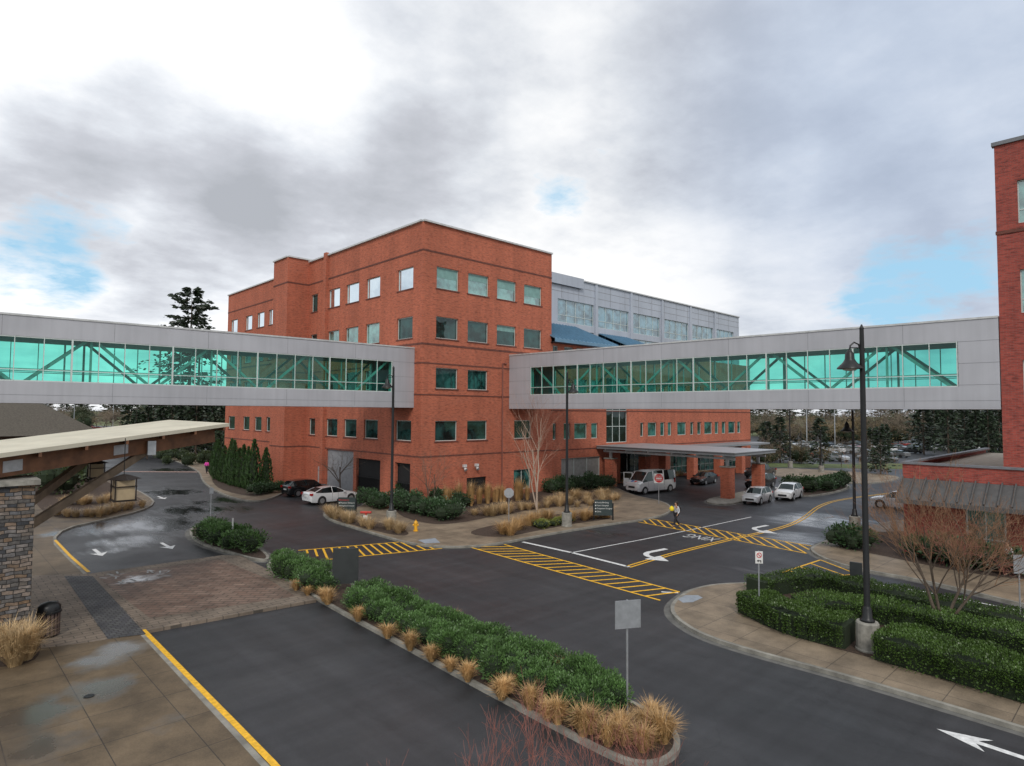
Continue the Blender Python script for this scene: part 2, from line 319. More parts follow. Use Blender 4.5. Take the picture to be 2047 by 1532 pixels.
bf=addall([mth(nt,'MULTIPLY',n1,.46),mth(nt,'MULTIPLY',n2,.36),mth(nt,'MULTIPLY',n3,.18)]); bf=mth(nt,'SUBTRACT',mth(nt,'ADD',bf,li),dk)
ccol=ramp(nt,bf,[(.27,(.40,.42,.46)),(.38,(.53,.55,.60)),(.46,(.68,.71,.76)),(.53,(.84,.86,.89)),(.62,(1,1,1))])
ccol=mix(nt,ccol,(.40,.51,.70),mth(nt,'MULTIPLY',dirmask(2040,160,30,4),.55))
glow=mth(nt,'MULTIPLY_ADD',dirmask(150,250,36,4),.12,1.05)
gm=N(nt,'ShaderNodeVectorMath',operation='SCALE'); nt.links.new(ccol,gm.inputs[0]); nt.links.new(glow,gm.inputs['Scale'])
bl=addall([mth(nt,'MULTIPLY',dirmask(1850,565,6.5,.5),.30),mth(nt,'MULTIPLY',dirmask(1740,600,5,.5),.20),mth(nt,'MULTIPLY',dirmask(140,500,6,.5),.22),mth(nt,'MULTIPLY',dirmask(70,545,5,.5),.20),mth(nt,'MULTIPLY',dirmask(1950,540,5,1),.12),mth(nt,'MULTIPLY',dirmask(1120,345,6,1),.17)])
bm_=mth(nt,'MULTIPLY',mth(nt,'SUBTRACT',mth(nt,'ADD',bl,mth(nt,'ADD',mth(nt,'MULTIPLY',n2,.65),mth(nt,'MULTIPLY',n3,.75))),.89),4.0,None,True)
sks=N(nt,'ShaderNodeVectorMath',operation='SCALE'); nt.links.new(sky.outputs[0],sks.inputs[0]); sks.inputs['Scale'].default_value=.11
blu=mix(nt,sks.outputs[0],(.40,.70,.93),.85)
fin=mix(nt,gm.outputs[0],blu,bm_); nt.links.new(fin,bg.inputs[0]); setin(bg,Strength=1.0)
sl=bpy.data.lights.new('sun','SUN'); sl.energy=1.5; sl.angle=math.radians(10); sl.color=(1,.95,.88); so=bpy.data.objects.new('sun',sl); COL.objects.link(so)
so.rotation_euler=Vector((-SD.x*math.cos(EL),-SD.y*math.cos(EL),-math.sin(EL))).to_track_quat('-Z','Y').to_euler()
# ------------------------------------------------------------------ ground
def smoothpoly(p,it=2):
    for _ in range(it):
        q=[]
        for i in range(len(p)):
            a,b=p[i],p[(i+1)%len(p)]; q+=[a*.75+b*.25,a*.25+b*.75]
        p=q
    return p
def inset(p,d):
    n=len(p); ar=sum(p[i].x*p[(i+1)%n].y-p[(i+1)%n].x*p[i].y for i in range(n)); sg=1 if ar>0 else -1; o=[]
    for i in range(n):
        a,b,c=p[i-1],p[i],p[(i+1)%n]; e1=(b-a); e2=(c-b); e1.z=e2.z=0; e1.normalize(); e2.normalize()
        n1=Vector((-e1.y,e1.x,0)); n2=Vector((-e2.y,e2.x,0)); h=n1+n2
        if h.length<.3: h=n1
        h.normalize(); k=max(.5,h.dot(n1)); o.append(b+h*(sg*d/k))
    return o
def fill(name,poly,z,m,kind='structure'):
    mb=MB(); mb.face([(p[0],p[1],z) for p in poly]); o=mb.build(name,m,org=(poly[0][0],poly[0][1],0))
    bm=bmesh.new(); bm.from_mesh(o.data); bmesh.ops.triangulate(bm,faces=bm.faces)
    for f in bm.faces:
        if f.normal.z<0: f.normal_flip()
    bm.to_mesh(o.data); bm.free()
    if kind: o['kind']=kind
    return o
gutm=mat('concrete_gutter',(.12,.118,.11),.8,0,.3,2)
def raised(name,pix,inner,h=.13,sm=2,kw=.16,gut=True):
    p=[G(u,v,h) for u,v in pix]; p=smoothpoly([Vector((q.x,q.y,0)) for q in p],sm) if sm else p
    if gut: fill('gutter',inset(p,-.28),.0075,gutm)
    mb=MB(); mb.prism([(q.x,q.y) for q in p],0,h); o=mb.build('kerb',kerbm,org=(p[0].x,p[0].y,0)); o['kind']='structure'
    bm=bmesh.new(); bm.from_mesh(o.data); bmesh.ops.triangulate(bm,faces=[f for f in bm.faces if len(f.verts)>4]); bm.to_mesh(o.data); bm.free()
    return fill(name,inset(p,kw),h+.004,inner)
def bed(pix,z=.142,m=None,name='planting_soil',sm=2):
    return fill(name,smoothpoly([G(u,v,z) for u,v in pix],sm),z,m or soil)
mb=MB(); mb.face([(-2500,-800,0),(3000,-800,0),(3000,4000,0),(-2500,4000,0)]); tag(mb.build('ground',drygr),kind='structure')
fill('road',[(-60,-40),(118,-40),(118,55),(60,110),(60,150),(-60,150)],.004,asp)
raised('sidewalk',[(640,1022),(655,1038),(700,1052),(760,1070),(815,1085),(870,1092),(930,1093),(1000,1086),(1060,1074),(1150,1058),(1230,1046),(1290,1038),(1338,1027),(1345,1012),(1320,1000),(1270,991),(1240,978),(1212,966),(1200,958),(900,962),(860,965),(790,965),(760,985),(730,1003),(715,1016)],walkm,gut=False)
bed([(775,985),(790,1028),(840,1045),(895,1050),(990,1032),(1080,1016),(1170,1008),(1238,1000),(1238,990),(1150,975),(900,975),(850,970)])
bed([(922,1066),(1000,1076),(1060,1064),(1150,1046),(1222,1038),(1215,1030),(1170,1024),(1090,1030),(1000,1046)])
bed([(650,1034),(720,1054),(800,1073),(822,1067),(800,1056),(740,1040),(690,1028)])
raised('sidewalk',[(270,903),(320,912),(365,926),(398,942),(403,962),(430,982),(480,1000),(525,1002),(568,986),(572,972),(556,962),(556,935),(450,915),(380,900),(330,893)],walkm,gut=False)
bed([(420,950),(430,975),(480,990),(525,994),(566,975),(555,950),(470,925),(435,925)])
raised('plaza',[(-700,890),(60,893),(175,905),(190,935),(240,962),(300,992),(312,1006),(280,1022),(200,1040),(130,1056),(106,1080),(140,1115),(175,1147),(200,1175),(240,1215),(285,1262),(380,1362),(460,1446),(540,1532),(700,1700),(-900,1900),(-1200,1200)],walkw,.12,1,gut=False)
bed([(0,960),(60,990),(90,1030),(150,1040),(290,1012),(292,1002),(230,972),(180,945),(100,935),(0,940)],.132)
bed([(-100,1340),(60,1330),(85,1300),(75,1270),(-20,1262),(-100,1270)],.132)
pv=[G(u,v,.1) for u,v in [(64,1152),(180,1148),(445,1111),(480,1112),(560,1152),(632,1200),(292,1262),(250,1275),(150,1290),(60,1300)]]
mb=MB(); mb.prism([(q.x,q.y) for q in pv],0.0,.129); o=mb.build('paver_crossing',paverb,org=(8,28,0)); o['kind']='structure'
fill('paver_field',[G(u,v,.13) for u,v in [(195,1154),(440,1118),(540,1160),(590,1192),(300,1236)]],.134,paverm)
fill('cobble_strip',[G(u,v,.13) for u,v in [(128,1152),(185,1152),(292,1268),(215,1278)]],.1385,paverg)
raised('planting_soil',[(376,1066),(385,1052),(420,1046),(470,1066),(515,1092),(540,1110),(535,1120),(500,1116),(440,1098),(395,1084)],soil,.13,2)
raised('planting_soil',[(528,1128),(560,1112),(620,1135),(720,1172),(860,1222),(1000,1282),(1150,1350),(1265,1400),(1335,1436),(1364,1478),(1352,1512),(1300,1530),(1235,1518),(1100,1446),(950,1368),(800,1286),(680,1222),(600,1176),(545,1146)],soil,.13,2,gut=False)
raised('sidewalk',[(1345,1200),(1380,1176),(1440,1165),(1540,1164),(1700,1164),(1850,1196),(2047,1240),(2400,1320),(2600,1620),(2300,1535),(2047,1456),(1900,1412),(1690,1350),(1500,1300),(1400,1268),(1352,1238),(1338,1218)],walkm)
bed([(1478,1186),(1482,1215),(1500,1240),(1600,1278),(1800,1330),(2047,1398),(2400,1500),(2400,1340),(2047,1250),(1850,1204),(1700,1172),(1560,1170)])
tact=mat('tactile_grey_paving',(.26,.29,.33),.8)
bed([(1355,1198),(1365,1205),(1385,1204),(1405,1195),(1395,1190),(1370,1190)],.14,tact,'tactile_paving',0)
bed([(835,1080),(850,1087),(880,1085),(870,1076)],.14,tact,'tactile_paving',0)
raised('sidewalk',[(1618,1100),(1625,1090),(1665,1075),(1740,1050),(1810,1035),(2300,1050),(2600,1330),(2300,1265),(2047,1208),(1850,1160),(1720,1138),(1650,1118)],walkm)
bed([(1665,1088),(1700,1098),(1760,1110),(1900,1140),(2047,1160),(2200,1160),(2200,1080),(1850,1060),(1720,1065)])
raised('planting_soil',[(1560,980),(1600,992),(1650,988),(1700,975),(1690,965),(1620,962)],soil)
raised('canopy_island',[(1400,1000),(1440,1010),(1490,1002),(1545,985),(1530,975),(1470,985)],concr)
raised('sidewalk',[(1500,945),(1600,958),(1720,968),(1790,960),(1800,950),(1650,940),(1560,935)],walkm)
fill('parking_lot',[CD(1480,112),CD(2300,105),CD(2400,220),CD(1500,240)],.006,asp)
fill('parking_lot',[CD(-100,185),CD(330,185),CD(330,330),CD(-100,330)],.006,asp)
fill('lawn',[CD(1520,100),CD(1800,98),CD(1850,106),CD(1530,108)],.016,lawnm)
# ------------------------------------------------------------------ markings
def ribbon(mb,pts,w,z=.013):
    pts=[Vector((p.x,p.y,z)) for p in pts]; L=[];Rr=[]
    for i,p in enumerate(pts):
        t=(pts[min(i+1,len(pts)-1)]-pts[max(i-1,0)]); t.normalize(); n=Vector((-t.y,t.x,0))*w/2; L.append(p+n); Rr.append(p-n)
    for i in range(len(pts)-1): mb.face([Rr[i],Rr[i+1],L[i+1],L[i]])
def marks(name,m,lines,z=.013):
    mb=MB()
    for pts,w in lines: ribbon(mb,[G(u,v) for u,v in pts],w,z)
    return tag(mb.build(name,m),kind='structure')
def hatch(p0,p1,q0,q1,n,slant,m=yel,lw=.12,edges=True):
    p0,p1,q0,q1=[G(*a) for a in (p0,p1,q0,q1)]; mb=MB()
    if edges: ribbon(mb,[p0,p1],.13); ribbon(mb,[q0,q1],.13)
    for i in range(-abs(int(slant)),n+abs(int(slant))+1):
        a=i/n; b=a+slant/n; lo,hi=0.0,1.0
        if a==b:
            if not 0<=a<=1: continue
        else:
            t0,t1=(0-a)/(b-a),(1-a)/(b-a); lo=max(0,min(t0,t1)); hi=min(1,max(t0,t1))
            if hi-lo<.08: continue
        P=lambda t: p0.lerp(p1,a+(b-a)*t).lerp(q0.lerp(q1,a+(b-a)*t),t)
        ribbon(mb,[P(lo),P(hi)],lw,.0145)
    return tag(mb.build('crosswalk_marking',m),kind='structure')
hatch((596,1101),(800,1084),(655,1119),(884,1097),13,-3,lw=.13)
hatch((1008,1089),(1358,1184),(938,1094),(1320,1201),17,-1,lw=.14)
hatch((1296,1037),(1622,1092),(1276,1044),(1612,1107),15,2,lw=.13)
hatch((1500,1166),(1640,1120),(1560,1166),(1712,1148),6,0,lw=.1)
marks('road_marking',wht,[([(1045,1084),(1150,1107),(1258,1134)],.25),([(1140,1106),(1280,1080),(1380,1060),(1502,1034)],.12),([(1700,1161),(1850,1184),(2040,1222)],.12),([(1322,1184),(1356,1186)],.15)])
def dbl(pts,off=.14):
    P=[G(*a) for a in pts]; P2=[]
    for i in range(len(P)-1):
        for k in range(4):
            t=k/4; a,b,c,d=P[max(i-1,0)],P[i],P[i+1],P[min(i+2,len(P)-1)]
            P2.append(.5*((2*b)+(c-a)*t+(2*a-5*b+4*c-d)*t*t+(3*b-a-3*c+d)*t**3))
    P2.append(P[-1]); mb=MB()
    for sgn in (-1,1):
        q=[]
        for i,p in enumerate(P2):
            t=(P2[min(i+1,len(P2)-1)]-P2[max(i-1,0)]).normalized(); q.append(p+Vector((-t.y,t.x,0))*off*sgn)
        ribbon(mb,q,.12)
    return tag(mb.build('centre_line',yel),kind='structure')
dbl([(1255,1134),(1340,1109),(1460,1079),(1560,1056),(1605,1037),(1640,1012),(1690,998),(1800,984)])
marks('yellow_kerb_line',yel,[([(286,1266),(380,1364),(460,1447),(545,1536),(600,1600)],.17)],.130)
marks('yellow_kerb_line',yel,[([(110,1084),(140,1116),(177,1149)],.16)],.130)
marks('yellow_kerb_line',yel,[([(312,912),(332,918)],.3)],.15)
marks('speed_hump_marking',mat('pink_paving',(.3,.2,.17),.7),[([(225,943),(400,944)],1.2)])
def flat(name,pl,o,d,s,m=wht):
    d=Vector((d.x,d.y,0)).normalized(); n=Vector((-d.y,d.x,0)); mb=MB(); mb.face([(o.x+(d*x+n*y).x*s,o.y+(d*x+n*y).y*s,.0135) for x,y in pl]); return tag(mb.build(name,m,org=(o.x,o.y,0)),kind='structure')
AR=[(0,.0),(-1.0,.42),(-.8,.1),(-2.2,.09),(-2.2,-.09),(-.8,-.1),(-1.0,-.42)]
flat('direction_arrow',[(0,0),(-1.15,.42),(-.9,.1),(-2.3,.1),(-2.3,-.1),(-.9,-.1),(-1.15,-.42)],G(1872,1458),G(1872,1458)-G(2040,1514),1.0)
for (u,v) in ((205,1112),(345,1098),(330,998)): flat('direction_arrow',AR,G(u,v),Vector((0,-1,0)),1.1)
for (u,v,l) in ((235,1158,1.3),(262,1168,1.0),(318,1150,1.6)):
    o=G(u,v); mb=MB()
    for k in range(5): a=Vector((U(-.5,.5),U(-l,l)*.5,0)); ribbon(mb,[o+a,o+a+Vector((U(-.3,.3),U(.3,.8),0))],.09,.1425+.0004*k)
    tag(mb.build('worn_marking',fwht),kind='structure')
def turn(u,v,d,s):
    o=G(u,v); mb=MB(); pts=[]; d=Vector((d[0],d[1],0)).normalized(); n=Vector((-d.y,d.x,0))
    for k in range(9):
        a=k/8*math.pi/2; pts.append(o+(d*(math.sin(a)*.9)+n*(.9-math.cos(a)*.9))*s)
    ribbon(mb,[o-d*1.3*s]+pts,.30*s); e=pts[-1]; fl=lambda q: Vector((q.x,q.y,.0136))
    mb.face([fl(e+d*.62*s),fl(e+n*1.05*s),fl(e-d*.62*s)]); tag(mb.build('turn_arrow',wht),kind='structure')
turn(1300,1104,(-.9,.1),1.15); turn(1512,1055,(-.9,.1),1.15)
def text(name,s,m,size,ext=.004,align='CENTER'):
    c=bpy.data.curves.new(name,'FONT'); c.body=s; c.size=size; c.extrude=ext; c.align_x=align; c.align_y='CENTER'; o=bpy.data.objects.new(name+'_curve',c); COL.objects.link(o)
    dg=bpy.context.evaluated_depsgraph_get(); me=bpy.data.meshes.new_from_object(o.evaluated_get(dg)); bpy.data.objects.remove(o)
    me.materials.clear(); me.materials.append(m); o=bpy.data.objects.new(name,me); COL.objects.link(o); return o
c=G(1402,1075); t=text('road_lettering','XING',mat('lettering_road_paint',(.5,.51,.51),.6,0,.4,7),1.0); t.location=(c.x,c.y,.012); t.rotation_euler=(0,0,math.pi/2); t.scale=(.95,1.8,1); t['kind']='structure'
for (u,v,r) in ((178,1392,.14),(880,1222,.3)):
    z=.125 if u<300 else .008; p=G(u,v,z); mb=MB(); mb.lathe([(r,0),(r,.012),(r*.9,.016)],(p.x,p.y,p.z),20); tag(mb.build('drain_cover',blk,org=p),'round dark iron drain cover '+('in the wet brown concrete walk' if u<300 else 'in the asphalt beside the long hedge'),'drain cover')
# ------------------------------------------------------------------ buildings
def pt(ax,pl,a,z,d): return (pl+d,a,z) if ax=='X' else (a,pl+d,z)
def wallgrid(mb,ax,pl,a0,a1,z0,z1,holes,depth=.28,m=0):
    A=sorted({a0,a1}|{h[0] for h in holes}|{h[1] for h in holes}); Z=sorted({z0,z1}|{h[2] for h in holes}|{h[3] for h in holes})
    A=[a for a in A if a0-1e-6<=a<=a1+1e-6]
    for i in range(len(A)-1):
        for j in range(len(Z)-1):
            ca,cz=(A[i]+A[i+1])/2,(Z[j]+Z[j+1])/2
            if any(h[0]<ca<h[1] and h[2]<cz<h[3] for h in holes): continue
            q=[pt(ax,pl,A[i],Z[j],0),pt(ax,pl,A[i+1],Z[j],0),pt(ax,pl,A[i+1],Z[j+1],0),pt(ax,pl,A[i],Z[j+1],0)]
            if ax=='X': q=q[::-1]
            mb.face(q,m)
    for h in holes:
        c=[(h[0],h[2]),(h[1],h[2]),(h[1],h[3]),(h[0],h[3])]
        for k in range(4):
            p,q=c[k],c[(k+1)%4]; mb.face([pt(ax,pl,p[0],p[1],0),pt(ax,pl,p[0],p[1],depth),pt(ax,pl,q[0],q[1],depth),pt(ax,pl,q[0],q[1],0)],m)
def window(par,ax,pl,h,pane=None,nm=0,nt_=0,fr=None,name='window',fw_=.06,d0=.14,blind=0):
    a0,a1,z0,z1=h; f=MB(); b=lambda x0,x1,y0,y1,dd=0: f.box(pt(ax,pl,x0,y0,d0+dd),pt(ax,pl,x1,y1,d0+.1))
    b(a0,a1,z0,z0+fw_); b(a0,a1,z1-fw_,z1); b(a0,a0+fw_,z0+fw_,z1-fw_); b(a1-fw_,a1,z0+fw_,z1-fw_)
    for k in range(nm): c=a0+(a1-a0)*(k+1)/(nm+1); b(c-.03,c+.03,z0+fw_,z1-fw_,.005)
    for k in range(nt_): c=z0+(z1-z0)*(.32 if nt_==1 else (k+1)/(nt_+1)); b(a0+fw_,a1-fw_,c-.03,c+.03,.01)
    o=f.build(name,fr or alum,par); g=MB(); q=[pt(ax,pl,a0,z0,d0+.06),pt(ax,pl,a1,z0,d0+.06),pt(ax,pl,a1,z1,d0+.06),pt(ax,pl,a0,z1,d0+.06)]
    g.face(q if ax=='Y' else q[::-1]); p=g.build('pane',pane or paneg,o)
    if blind: g=MB(); g.box(pt(ax,pl,a0+.08,z1-.07-blind,d0+.045),pt(ax,pl,a1-.08,z1-.07,d0+.055)); g.build('blind',mat('pale_window_blind',(.20,.36,.34),.8),o)
    return o
ROWS=[(19.75,21.75),(15.15,17.15),(10.55,12.45),(5.75,7.6)]
CX=32.6; CY=PX(847,436,CX).y; TOP=25.6
Ya=lambda u,x=CX,v=560: PX(u,v,x).y
Xa=lambda u,y=CY,v=560: PY(u,v,y).x
B=thing('brick_building','large five-storey red brick hospital building at the corner between the two sky bridges','building',(CX,CY,0))
wb=MB()
R1=[(Xa(a),Xa(b)) for a,b in ((873,917),(936,977),(994,1032),(1048,1083))]
R3=[(Xa(a,CY,860),Xa(b,CY,860)) for a,b in ((870,914),(934,974))]; R4=R3+[(Xa(1028,CY,860),Xa(1062,CY,860))]
XE=Xa(1103,CY,510)
hY=[(*r,*ROWS[0]) for r in R1]+[(*r,*ROWS[1]) for r in R1]+[(*r,*ROWS[2]) for r in R3]+[(*r,*ROWS[3]) for r in R4]
gY=[(Xa(933,CY,960),Xa(972,CY,960),.5,2.2),(Xa(1027,CY,960),Xa(1061,CY,960),.6,2.6)]
wallgrid(wb,'Y',CY,CX,XE,0,TOP,hY+gY)
L1=[(Ya(b),Ya(a)) for a,b in ((795,826),(733,760),(693,718),(658,680),(624,636))]
Lc=[(Ya(820,CX,940),Ya(790,CX,940),.1,3.7),(Ya(760,CX,940),Ya(712,CX,940),.1,3.7),(Ya(706,CX,940),Ya(652,CX,940),.1,4.3)]
Yb=Ya(618,CX,524); hX=[(*r,*z) for z in ROWS for r in L1]
wallgrid(wb,'X',CX,CY,Yb,0,TOP,hX+Lc)
BX=30.1; Yc=Ya(548,BX,524); FX=33.5; YF=Ya(457,FX,590)
wallgrid(wb,'Y',Yb,BX,CX,0,TOP+.3,[]); wallgrid(wb,'X',BX,Yb,Yc,0,TOP+.3,[])
F1=[(Ya(b,FX,640),Ya(a,FX,640)) for a,b in ((462,475),(491,504),(514,528),(537,546))]; hF=[(*r,*z) for z in ROWS for r in F1]
wallgrid(wb,'X',FX,Yc,YF,0,TOP,hF)
wb.face([(BX,Yc,0),(FX,Yc,0),(FX,Yc,TOP+.3),(BX,Yc,TOP+.3)]); wb.face([(CX,Yb+.01,TOP),(FX+2,Yb+.01,TOP),(FX+2,Yb+.01,TOP+.3),(CX,Yb+.01,TOP+.3)])
wb.face([(XE,CY,0),(XE,YF,0),(XE,YF,TOP),(XE,CY,TOP)]); wb.face([(FX,YF,0),(XE,YF,0),(XE,YF,TOP),(FX,YF,TOP)])
wb.box((CX-.35,Ya(657),.0),(CX-.004,Ya(652),TOP+.35))
wb.build('wall',brick,B)
rb=MB(); rb.face([(CX,CY,TOP-.5),(XE,CY,TOP-.5),(XE,Yb,TOP-.5),(CX,Yb,TOP-.5)]); rb.face([(FX,Yb,TOP-.5),(XE,Yb,TOP-.5),(XE,YF,TOP-.5),(FX,YF,TOP-.5)]); rb.face([(BX,Yb,TOP+.05),(CX+1,Yb,TOP+.05),(CX+1,Yc,TOP+.05),(BX,Yc,TOP+.05)]); rb.build('roof',membr,B)
cp=MB()
def cop(a,b,z,m=cp): m.beam((a[0],a[1],z),(b[0],b[1],z),.34,.16)
cop((CX-.03,CY-.03),(XE,CY-.03),TOP+.08); cop((CX-.03,CY+.15),(CX-.03,Yb-.2),TOP+.083); cop((BX,Yb),(CX+2,Yb),TOP+.38); cop((BX,Yb+.2),(BX,Yc),TOP+.383); cop((FX,Yc+.2),(FX,YF),TOP+.08); cop((XE,CY+.2),(XE,YF),TOP+.08); cp.build('roof_coping',coping,B)
for z,hh in ((22.95,.16),(14.45,.18),(12.75,.12),(9.9,.12),(4.35,.12)):
    bd=MB(); bd.box((CX-.03,CY-.03,z),(XE,CY+.05,z+hh)); bd.box((CX-.03,CY+.06,z),(CX+.05,Yb-.02,z+hh)); bd.box((BX-.03,Yb-.03,z),(CX-.05,Yb+.05,z+hh)); bd.box((BX-.03,Yb+.06,z),(BX+.05,Yc,z+hh)); bd.box((FX-.03,Yc+.02,z),(FX+.05,YF,z+hh)); bd.build('brick_band',bandm,B)
for i,h in enumerate(hY): window(B,'Y',CY,h,panet if h[2]>18 else panem,blind=(.9,.6,.8,1.1)[i%4] if h[2]>18 else (.5 if i%3==0 and h[2]>14 else 0))
for i,h in enumerate(hX): window(B,'X',CX,h,panew if h[2]>18 and h[1]<L1[4][0] else (panet if 14<h[2]<18 and 0<i%5<4 else panem))
for h in hF: window(B,'X',FX,h,panew if h[2]>18 else panem)
for pl,ax,hs in ((CY,'Y',hY),(CX,'X',hX),(FX,'X',hF)):
    for h in hs:
        s_=MB(); s_.box(pt(ax,pl,h[0]-.1,h[2]-.12,-.05),pt(ax,pl,h[1]+.1,h[2]-.003,.12)); s_.build('sill',bandm,B)
window(B,'Y',CY,gY[0],mat('dark_louvre',(.02,.02,.02),.6),0,5,blk,'louvre'); window(B,'Y',CY,gY[1],paneg,1,0)
dk_=mat('painted_bay_shade',(.012,.012,.013),.9)
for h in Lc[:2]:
    g=MB(); g.box((CX+.3,h[0]-.3,0),(CX+5,h[1]+.3,h[3]+.3)); o=g.build('bay_shade_block',dk_,B)  # solid near-black block stands in for the shade inside the opening
    f=MB()
    for k in range(int((h[1]-h[0])/.16)): f.box((CX+.12,h[0]+.05+k*.16,.15),(CX+.15,h[0]+.075+k*.16,1.9))
    f.box((CX+.11,h[0],1.85),(CX+.16,h[1],1.92)); f.box((CX+.11,h[0],.2),(CX+.16,h[1],.27)); f.build('bar_gate',blk,B)
h=Lc[2]; g=MB()
for k in range(14): z=.1+k*.3; g.box((CX+.16+(.0 if k%2 else .012),h[0],z),(CX+.26,h[1],min(z+.295,4.3)))
g.build('roller_door',mat('grey_roller_door',(.30,.31,.33),.5,.2),B)
g=MB(); g.box((CX-.02,Ya(643,CX,940),.1),(CX+.1,Ya(636,CX,940),2.3)); g.build('door',mat('grey_door',(.34,.35,.36),.5),B)
for u in (927,951):
    x=Xa(u,CY,928); g=MB(); g.box((x-.15,CY-.3,3.25),(x+.15,CY-.005,3.5)); g.tube([(x,CY-.1,3.2),(x,CY-.35,3.0)],[.08,.16],10); g.build('wall_lamp',mat('white_lamp_housing',(.6,.6,.6),.4),B)
x=Xa(1003,CY,850); g=MB(); g.tube([(x,CY-.08,.1),(x,CY-.08,13.3),(x+.5,CY-.08,13.3)],.07,8); g.build('downpipe',mat('brown_downpipe',(.22,.08,.06),.5),B)
# ---- low brick wing with blue roofs
WG=thing('brick_wing','long lower red brick wing with blue metal roofs, behind the entrance canopy','building',(XE,CY,0))
WY=CY; Xw=lambda u,v=855: PY(u,v,WY).x
XR=Xw(1500); ww=MB(); g4=[(Xw(a),Xw(b),5.5,7.25) for a,b in ((1105,1112),(1127,1140),(1148,1174),(1182,1195),(1280,1287),(1295,1313),(1320,1329),(1335,1343),(1354,1372),(1380,1387),(1394,1402),(1408,1424),(1429,1437),(1443,1451),(1456,1470),(1474,1481))]
g3=[(a,b,10.4,12.2) for a,b,_,_ in g4]; g2=[(Xw(a,690),Xw(b,690),14.6,15.7) for a,b in ((1105,1116),(1128,1146),(1153,1180))]
tall=(Xw(1212),Xw(1254),4.9,12.6); ent=[(Xw(1122,930),Xw(1200,930),.3,3.4),(Xw(1240,930),Xw(1300,930),.1,3.6),(Xw(1330,930),Xw(1376,930),.3,3.4),(Xw(1392,930),Xw(1430,930),.3,3.4),(Xw(1444,930),Xw(1486,930),.3,3.4)]
wallgrid(ww,'Y',WY,XE+.01,XR,0,16.0,g4+g3+g2+[tall]+ent)
ww.face([(XR,WY,0),(XR,WY+30,0),(XR,WY+30,13.5),(XR,WY,13.5)]); ww.build('wall',brick,WG)
for h in g4+g3+g2: window(WG,'Y',WY,h,paneg if h[2]<13 else paned)
window(WG,'Y',WY,tall,paned,2,3)
window(WG,'Y',WY,ent[0],mat('grey_stone_panel',(.25,.25,.24),.7),2,1)
for h in ent[1:]: window(WG,'Y',WY,h,paned if h is ent[1] else paneg,3,1,mat('pale_door_frame',(.5,.5,.47),.5) if h is ent[1] else alum)
bd=MB(); bd.box((XE+.02,WY-.03,4.3),(XR,WY+.05,4.42)); bd.box((XE+.02,WY-.03,8.6),(XR,WY+.05,8.72)); bd.build('brick_band',bandm,WG)
def blueroof(x0,x1,z0,z1,par):
    m=MB(); y0=WY-.7; y1=WY+4.6; a=(x0-.5,y0,z0); b=(x1+.5,y0,z0); c=(x1-1.5,y1,z1); d=(x0-.5,y1,z1)
    m.face([a,b,c,d]); m.face([b,(x1+.5,y1,z0),c]); m.face([(x0-.5,y0,z0-.35),(x1+.5,y0,z0-.35),b,a]); m.face([(x1+.5,y0,z0-.35),(x1+.5,y1,z0-.35),(x1+.5,y1,z0),b]);m.face([(x0-.5,y0,z0-.35),(x1+.5,y0,z0-.35),(x1+.5,y1,z0-.35),(x0-.5,y1,z0-.35)])
    n=int((x1-x0)/.6)
    for k in range(n+1):
        t=k/n; p=Vector(a).lerp(Vector(b),t); q=Vector(d).lerp(Vector(c),t); m.beam(p+Vector((0,0,.06)),q+Vector((0,0,.06)),.07,.14)
    m.build('roof',bluer,par)
blueroof(XE+.3,Xw(1222,680),16.4,19.0,WG); blueroof(Xw(1262,680),Xw(1322,680),16.4,18.6,WG)
# ---- metal clad block
MY=50.5; X0=XE+.3; X1=PY(1477,650,MY).x; MT=24.9
K=thing('metal_clad_block','pale grey metal panelled upper block with large window bays, rising behind the brick wing','building',(X0,MY,0))
kw=MB(); bays=[(PY(a,620,MY).x,PY(b,620,MY).x) for a,b in ((1115,1187),(1196,1257),(1266,1319),(1328,1376),(1384,1425),(1432,1466))]
hb=[(*r,19.4,22.2) for r in bays]+[(*r,14.5,18.6) for r in bays]
wallgrid(kw,'Y',MY,X0,X1,0,MT,hb,.3); kw.face([(X1,MY,0),(X1,MY+35,0),(X1,MY+35,MT),(X1,MY,MT)]); kw.face([(X0,MY,MT),(X1,MY,MT),(X1,MY+35,MT),(X0,MY+35,MT)]); kw.build('wall',cladlt,K)
sm_=MB()
for z in (23.1,24.0): sm_.box((X0,MY-.012,z),(X1,MY+.01,z+.05))
x=X0
while x<X1: sm_.box((x,MY-.015,22.3),(x+.04,MY+.01,MT)); x+=3.2
sm_.build('panel_joint',seaml,K)
for i in range(len(bays)-1):
    a=(bays[i][1]+bays[i+1][0])/2; p=MB(); p.box((a-.25,MY-.12,0),(a+.25,MY-.005,MT+.02)); p.build('pilaster',cladlt,K)
p=MB(); p.box((X0,MY-.2,MT+.003),(X1,MY+.3,MT+.15)); p.build('roof_coping',coping,K)
p=MB(); p.box((X0,MY-.35,MT-1.0),(PY(1163,560,MY).x,MY-.21,MT+.25)); p.build('parapet_panel',cladlt,K)
skp=glasspane('pale_blue_glass',(.08,.17,.21),.24,gc=(.85,.95,1,1))
for h in hb: window(K,'Y',MY,h,skp,3,1)
